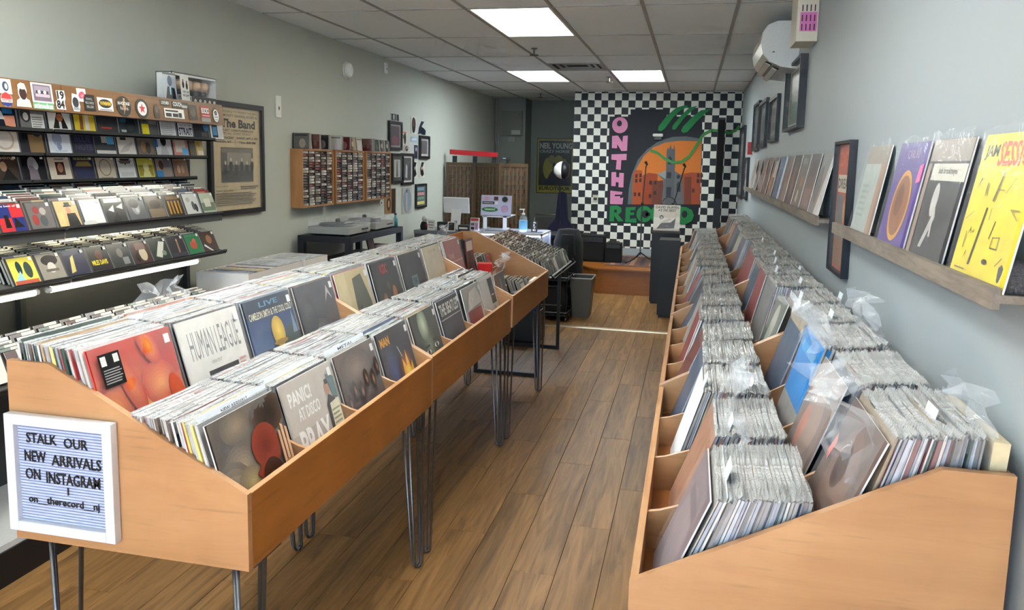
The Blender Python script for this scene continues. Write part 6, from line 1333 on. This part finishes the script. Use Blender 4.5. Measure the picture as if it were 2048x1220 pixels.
MB().lathe([(.0486, .03), (.0488, .135)], 20, 0, 0, (120, 180, 214)).build('label', 'print', t)
MB().lathe([(.02, .198), (.02, .215), (.006, .22), (.006, .25), (.016, .252), (.016, .265), (.0, .266)], 14, 0, 0, (236, 236, 236)).build('pump', 'gloss', t); MB().box(-.045, -.006, .252, .0, .006, .264, (236, 236, 236)).build('spout', 'gloss', t)
t = thing('flip_book', 'black stand-up card with white capitals beside the sanitizer', 'sign', (-1.73, 8.66, .9), 0, None, -.2); m = MB(); m.box(-.035, 0, 0, .035, .004, .13, (30, 30, 34)); art(m, .07, .13, 0, [T('R', .3, .76, .8, .92, WH, .03), T('I', .3, .54, .5, .7, WH, .03), T('T', .25, .32, .75, .48, WH, .03), T('E', .25, .1, .75, .26, WH, .03)]); m.build('card', 'print', t)

# woven folding screen
SP = [(-3.20, 9.95, -2.86, 10.12), (-2.86, 10.12, -2.49, 9.98), (-2.49, 9.98, -2.13, 10.14)]
for k in range(1):
    t = thing('folding_screen', 'brown woven three-panel folding screen behind the counter', 'folding screen', (0, 0, 0))
    for (x0, y0, x1, y1) in SP:
        an = math.atan2(y1 - y0, x1 - x0); L = math.hypot(x1 - x0, y1 - y0)
        f = MB(); f.box(0, -.012, .05, .035, .012, 1.665).box(L - .035, -.012, .05, L, .012, 1.665).box(.035, -.012, .05, L - .035, .012, .1).box(.035, -.012, 1.62, L - .035, .012, 1.665)
        pf = f.build('panel_frame', 'screenwood', t, loc=(x0, y0, 0), rot=(0, 0, an))
        iw = L - .07; n = 6; cw = iw / n
        for r in range(26):
            z = .11 + r * .058; m = MB(); segs = 12; vs = []
            for s_ in range(segs + 1):
                x = .035 + iw * s_ / segs; y = .007 * math.sin(PI * s_ / segs * n + (PI if r % 2 else 0)); vs += [(x, y, z), (x, y, z + .0575)]
            m.add(vs, [(2 * i, 2 * i + 2, 2 * i + 3, 2 * i + 1) for i in range(segs)], (62 + (r * 7) % 16, 46 + (r * 7) % 10, 30)); m.build('woven_strip', 'satin', pf)
        for c in range(1, n): MB().box(.035 + c * cw - .008, -.002, .1, .035 + c * cw + .008, .002, 1.62, (96, 76, 48)).build('stake', 'satin', pf)
t = thing('red_bar', 'red bar on black brackets lying along the top of the folding screen', 'bar', (0, 0, 0))
MB().prism([(-3.16, 1.77), (-3.16, 1.835), (-2.52, 1.805), (-2.52, 1.745)], 'y', 9.97, 10.03, (190, 36, 44)).build('bar', 'gloss', t)
for x in (-3.1, -2.82, -2.56): MB().box(x - .025, 9.985, 1.666, x + .025, 10.03, 1.75, (30, 32, 36)).build('bracket', 'satin', t)
t = thing('black_case', 'small black device with a pale light on the folding screen', 'device', (-2.40, 10.03, 1.666)); MB().box(-.06, -.03, .04, .06, .03, .085, (36, 40, 42)).build('body', 'satin', t, bevel=.006); MB().box(.0, -.025, 0, .03, .025, .04, (24, 24, 26)).build('foot', 'satin', t); MB().box(-.04, -.031, .06, .0, -.03, .07, (226, 230, 230)).build('light', 'gloss', t)

# stage
t = thing('stage', 'low plywood stage with a chamfered corner in front of the mural', 'stage', (0, 0, 0))
sp = [(-1.15, 10.08), (XR - .01, 10.08), (XR - .01, YM - .01), (-1.72, YM - .01), (-1.72, 10.62)]
MB().prism(sp, 'z', 0, .31).build('riser', 'stagewood', t); MB().prism([(-1.16, 10.06), (XR - .01, 10.06), (XR - .01, YM - .01), (-1.735, YM - .01), (-1.735, 10.61)], 'z', .31, .332).build('deck', 'stagewood', t)
t = thing('rug', 'patterned dark rug lying on the stage', 'rug', (-.4, 10.95, .3325)); m = MB(); m.box(-.7, -.55, 0, .7, .55, .006, (104, 74, 62)); 
for k in range(10): m.box(-.64 + k * .13, -.48, .006, -.58 + k * .13, .48, .0068, [(150, 110, 90), (70, 60, 66)][k % 2])
m.build('pile', 'fabric', t)
def amp(label, x, y, w, d, h):
    t = thing('amplifier', label, 'amplifier', (x, y, .333), 0, 'black amplifiers on the stage')
    MB().box(-w / 2, 0, 0, w / 2, d, h, (11, 11, 12)).build('cabinet', 'fabric', t, bevel=.006); MB().box(-w / 2 + .02, -.004, .02, w / 2 - .02, 0, h * .72, (14, 14, 16)).build('grille', 'fabric', t); MB().box(-w / 2 + .02, -.006, h * .76, w / 2 - .02, 0, h * .95, (34, 34, 38)).build('control_panel', 'satin', t)
    for k in range(5): MB().lathe([(.0, -.02), (.01, -.02), (.01, -.006), (.0, -.006)], 10, -w / 2 + .06 + k * .05, h * .855, (20, 20, 22), ax='y').build('knob', 'satin', t)
    MB().tube([(-.08, d / 2, h), (-.07, d / 2, h + .02), (.07, d / 2, h + .02), (.08, d / 2, h)], .007, 8, (20, 20, 22)).build('handle', 'satin', t)
amp('larger black amplifier at the chamfered end of the stage', -1.38, 10.72, .46, .28, .36); amp('smaller black amplifier beside the larger one on the stage', -1.02, 10.66, .22, .24, .27)
def mic(label, x, y, h, boom):
    t = thing('microphone_stand', label, 'microphone stand', (x, y, .339), 0, 'black microphone stands on the stage'); c = (22, 22, 24)
    MB().tube([(0, 0, .1), (0, 0, h * .62)], .010, 10, c).build('pole', 'blackmetal', t, smooth=True)
    for k in range(3):
        an = -2.2 + k * 2 * PI / 3; MB().tube([(0, 0, .14), (.12 * math.cos(an), .12 * math.sin(an), .06), (.3 * math.cos(an), .3 * math.sin(an), .012)], .009, 8, c).build('leg', 'blackmetal', t, smooth=True)
    MB().tube([(-boom[0] * .35, 0, h * .45), (boom[0], 0, h)], .007, 8, c).build('boom', 'blackmetal', t, smooth=True)
    MB().lathe([(.0, 0), (.018, 0), (.018, .05), (.0, .05)], 12, 0, 0, c).build('clutch', 'satin', t, loc=(0, 0, h * .6), smooth=True)
    MB().tube([(boom[0], 0, h), (boom[0] + .015, -.02, h + .03), (boom[0] - .01, -.03, h + .07)], [.012, .016, .02], 10, c).build('mic_clip', 'satin', t)
mic('black boom microphone stand by the painted pink letters', -.66, 10.85, 1.32, (.03, 0)); mic('black boom microphone stand nearer the pale wall, with coiled cable', -.25, 11.0, 1.30, (.13, 0))
t = thing('cable_coil', 'black cable looped over the second microphone stand', 'cable', (-.30, 10.96, 1.13)); m = MB(); m.tube([(.10 * math.cos(a * PI / 10), -.02, .12 * math.sin(a * PI / 10)) for a in range(21)], .007, 8, (20, 20, 22)); m.build('loop', 'satin', t)
t = thing('column_speaker', 'tall thin black column speaker in front of the checkerboard', 'speaker', (.36, 11.45, .333)); MB().box(-.05, -.05, .03, .05, .05, 2.03, (18, 20, 26)).build('column', 'satin', t, bevel=.005); MB().box(-.14, -.14, 0, .14, .14, .03, (18, 18, 20)).build('base', 'satin', t); MB().box(-.042, -.052, .9, .042, -.05, 2.0, (12, 12, 14)).build('grille', 'fabric', t)
t = thing('ceiling_projector', 'small white sensor bar fixed on the mural above the arch', 'sensor', (-.525, YM - .014, 2.05)); MB().box(-.075, -.05, .045, .075, 0, .09, (226, 226, 220)).build('housing', 'satin', t, bevel=.015); MB().box(-.05, -.03, .0, .05, 0, .045, (50, 52, 56)).build('bracket', 'satin', t)
t = thing('thermostat', 'small cream thermostat on the checkerboard wall', 'thermostat', (-1.41, YM - .001, 1.12)); MB().box(-.04, -.02, 0, .04, 0, .1, (190, 182, 160)).build('case', 'satin', t); MB().box(-.025, -.022, .02, .025, -.02, .06, (60, 56, 50)).build('display', 'gloss', t)
# pedestals in front of the stage
def pedestal(label, x0, x1, y0, y1, h):
    t = thing('pedestal', label, 'pedestal', ((x0 + x1) / 2, (y0 + y1) / 2, 0), 0, 'black pedestals'); a, b = (x1 - x0) / 2, (y1 - y0) / 2
    MB().box(-a, -b, .03, a, b, h - .02, (9, 9, 10)).build('body', 'satin', t); MB().box(-a - .005, -b - .005, h - .02, a + .005, b + .005, h, (16, 16, 17)).build('top', 'satin', t); MB().box(-a + .015, -b + .015, 0, a - .015, b - .015, .03, (10, 10, 12)).build('plinth', 'satin', t)
pedestal('taller black pedestal carrying the displayed record', -.45, -.12, 9.55, 9.88, .88); pedestal('lower black pedestal in front of the taller one, beside the wall bin', -.32, -.10, 8.70, 9.02, .87)
ruf = [T('DAVID RUFFIN', .06, .86, .94, .96, (70, 62, 54), .03), T('AT HIS BEST', .16, .74, .86, .84, (70, 62, 54), .03), R(0, 0, 1, .5, (214, 206, 194)), R(.0, .0, 1, .08, (190, 180, 168)), P([(.12, .06), (.8, .1), (.84, .5), (.66, .32), (.3, .3)], (58, 52, 48)), E(.3, .52, .08, .08, (60, 54, 50)), E(.3, .5, .04, .05, (190, 176, 160)), P([(.3, .28), (.7, .42), (.62, .5), (.34, .38)], (190, 180, 168))]
cover_record('beige record of a reclining figure displayed on the taller black pedestal', (-.285, 9.64, .895), 0, 9, ruf, (196, 182, 164), group=None, tagpos=None)
t = thing('record_easel', 'small metal easel holding the beige record on the pedestal', 'easel', (-.285, 9.62, .881)); 
for x in (-.09, .09): MB().tube([(x, -.03, .03), (x, -.03, .006), (x, .1, .006), (x, .1, .2)], .004, 6, (150, 130, 90)).build('wire', 'metal', t)
# floor lamp and guitar bag left of the mural
t = thing('globe_lamp', 'white globe floor lamp beside the tour poster', 'lamp', (-1.83, 10.95, 0)); MB().lathe([(.0, 0), (.13, 0), (.13, .02), (.0, .025)], 20, 0, 0, (26, 26, 28)).build('base', 'blackmetal', t); MB().tube([(0, 0, .02), (0, 0, 1.46), (-.0, 0, 1.5)], .01, 8, (26, 26, 28)).build('pole', 'blackmetal', t); MB().lathe([(.0, -.125), (.05, -.115), (.095, -.08), (.12, -.03), (.125, .0)], 22, 0, 0, (232, 230, 222), ax='x').build('shade', 'satin', t, loc=(.03, 0, 1.585), smooth=True); MB().lathe([(.12, .0), (.118, .05), (.09, .09), (.0, .1)], 22, 0, 0, (20, 22, 30), ax='x').build('shade_back', 'satin', t, loc=(.03, 0, 1.585), smooth=True)
t = thing('guitar_bag', 'dark navy guitar bag leaning beside the checkerboard wall', 'guitar bag', (-1.87, 11.35, 0), 0, None, -.08)
def hull(z): 
    return [(.0, .02), (.22, .03), (.25, .2), (.2, .42), (.17, .5), (.2, .62), (.19, .74), (.09, .86), (.06, 1.25), (.0, 1.27)][z]
m = MB(); pts = [hull(i) for i in range(10)]; poly = [(x, z) for x, z in pts] + [(-x, z) for x, z in pts[::-1][1:-1]]; m.prism(poly, 'y', -.06, .06, (20, 22, 50)); m.build('bag_body', 'fabric', t, bevel=.02)
MB().tube([(-.1, -.065, .35), (-.02, -.075, .55), (-.0, -.07, .85)], .012, 8, (40, 42, 60)).build('strap', 'fabric', t)
t = thing('folding_chair', 'pale metal folding chair frame behind the guitar bag', 'chair', (-2.13, 11.55, 0)); c = (120, 118, 112)
MB().tube([(-.2, -.1, .01), (-.2, .1, .85), (-.17, .1, .9), (.17, .1, .9), (.2, .1, .85), (.2, -.1, .01)], .011, 8, c).build('frame', 'metal', t, smooth=True); MB().tube([(-.18, .22, .01), (-.18, -.1, .45)], .011, 8, c).build('rear_leg', 'metal', t); MB().tube([(.18, .22, .01), (.18, -.1, .45)], .011, 8, c).build('rear_leg', 'metal', t); MB().box(-.18, -.18, .44, .18, .12, .46, (60, 58, 56)).build('seat', 'satin', t, bevel=.004); MB().box(-.19, .085, .68, .19, .1, .86, (60, 58, 56)).build('backrest', 'satin', t)
t = thing('round_table', 'round black table leaning behind the CD tray', 'table', (-1.66, 9.6, 0)); MB().lathe([(.0, .78), (.3, .78), (.3, .81), (.0, .812)], 30, 0, 0, (26, 26, 30)).build('top', 'satin', t); MB().tube([(0, 0, .03), (0, 0, .78)], .025, 10, (26, 26, 28)).build('post', 'blackmetal', t); MB().lathe([(.0, 0), (.2, 0), (.19, .02), (.03, .03), (.0, .03)], 24, 0, 0, (26, 26, 28)).build('base', 'blackmetal', t)
t = thing('white_crate', 'white storage block standing beside the stage end', 'box', (-1.52, 9.3, 0)); MB().box(-.06, -.1, 0, .06, .1, .52, (206, 204, 196)).build('carton', 'card', t, bevel=.003); MB().box(-.05, -.09, .52, .05, .09, .525, (220, 218, 210)).build('lid', 'card', t)

# ================================================================== POOLS: the largest 300 singly, the rest joined
RECS.sort(key=lambda r: r[0])
NREC = 300 - sum(1 for o in bpy.data.objects if o.name.split(".")[0] == "record" and o.parent is None)
for (_d, v, loc, rx, rz, lab, g) in RECS[:NREC]:
    a, b = vmesh(v)
    o = tag(put('record', a, None, loc, (rx, 0, rz)), lab, 'record', g)
    put('plastic_sleeve', b, o)
# the rest of the records, past the count limit: one joined object
def merge(entries, name, label, cat):
    V = []; Fq = []; Cq = []; Mq = []; off = 0
    pre = {}
    for (_d, v, loc, rx, rz, lab, g) in entries:
        if v not in pre:
            A, B, _ = VAR[v]
            pre[v] = (np.array(A.v + B.v), A.f + [tuple(i + len(A.v) for i in f) for f in B.f], A.c + B.c, [0] * len(A.f) + [m + 1 for m in B.m])
        vv, ff, cc, mm = pre[v]
        M = np.array((Matrix.Translation(loc) @ Euler((rx, 0, rz)).to_matrix().to_4x4()))
        V.append(vv @ M[:3, :3].T + M[:3, 3]); Fq += [tuple(i + off for i in f) for f in ff]; Cq += cc; Mq += mm; off += len(vv)
    m = MB(); m.v = [tuple(p) for p in np.concatenate(V)]; m.f = Fq; m.c = Cq; m.m = Mq
    return tag(m.build(name, ['jacket', 'film', 'film_lip']), label, cat, None, 'stuff')
merge(RECS[NREC:], 'filed_records', 'remaining tightly filed sleeved records farther along the bins', 'records')

CDS.sort(key=lambda r: r[0])
NCD = 300 - sum(1 for o in bpy.data.objects if o.name.split(".")[0] == "compact_disc" and o.parent is None)
_cm = {}
for (_d, k, loc, rx, rz, lab, g) in CDS[:NCD]:
    if k not in _cm: _cm[k] = CDM[k].mesh('compact_disc', 'case')
    tag(put('compact_disc', _cm[k], None, loc, (rx, 0, rz)), lab, 'CD', g)
V = []; m = MB(); off = 0
for (_d, k, loc, rx, rz, lab, g) in CDS[NCD:]:
    A = CDM[k]; M = np.array(Matrix.Translation(loc) @ Euler((rx, 0, rz)).to_matrix().to_4x4())
    V.append(np.array(A.v) @ M[:3, :3].T + M[:3, 3]); m.f += [tuple(i + off for i in f) for f in A.f]; m.c += A.c; m.m += A.m; off += len(A.v)
if V:
    m.v = [tuple(p) for p in np.concatenate(V)]
    tag(m.build('filed_discs', 'case'), 'remaining small disc cases filed in the far trays', 'CDs', None, 'stuff')
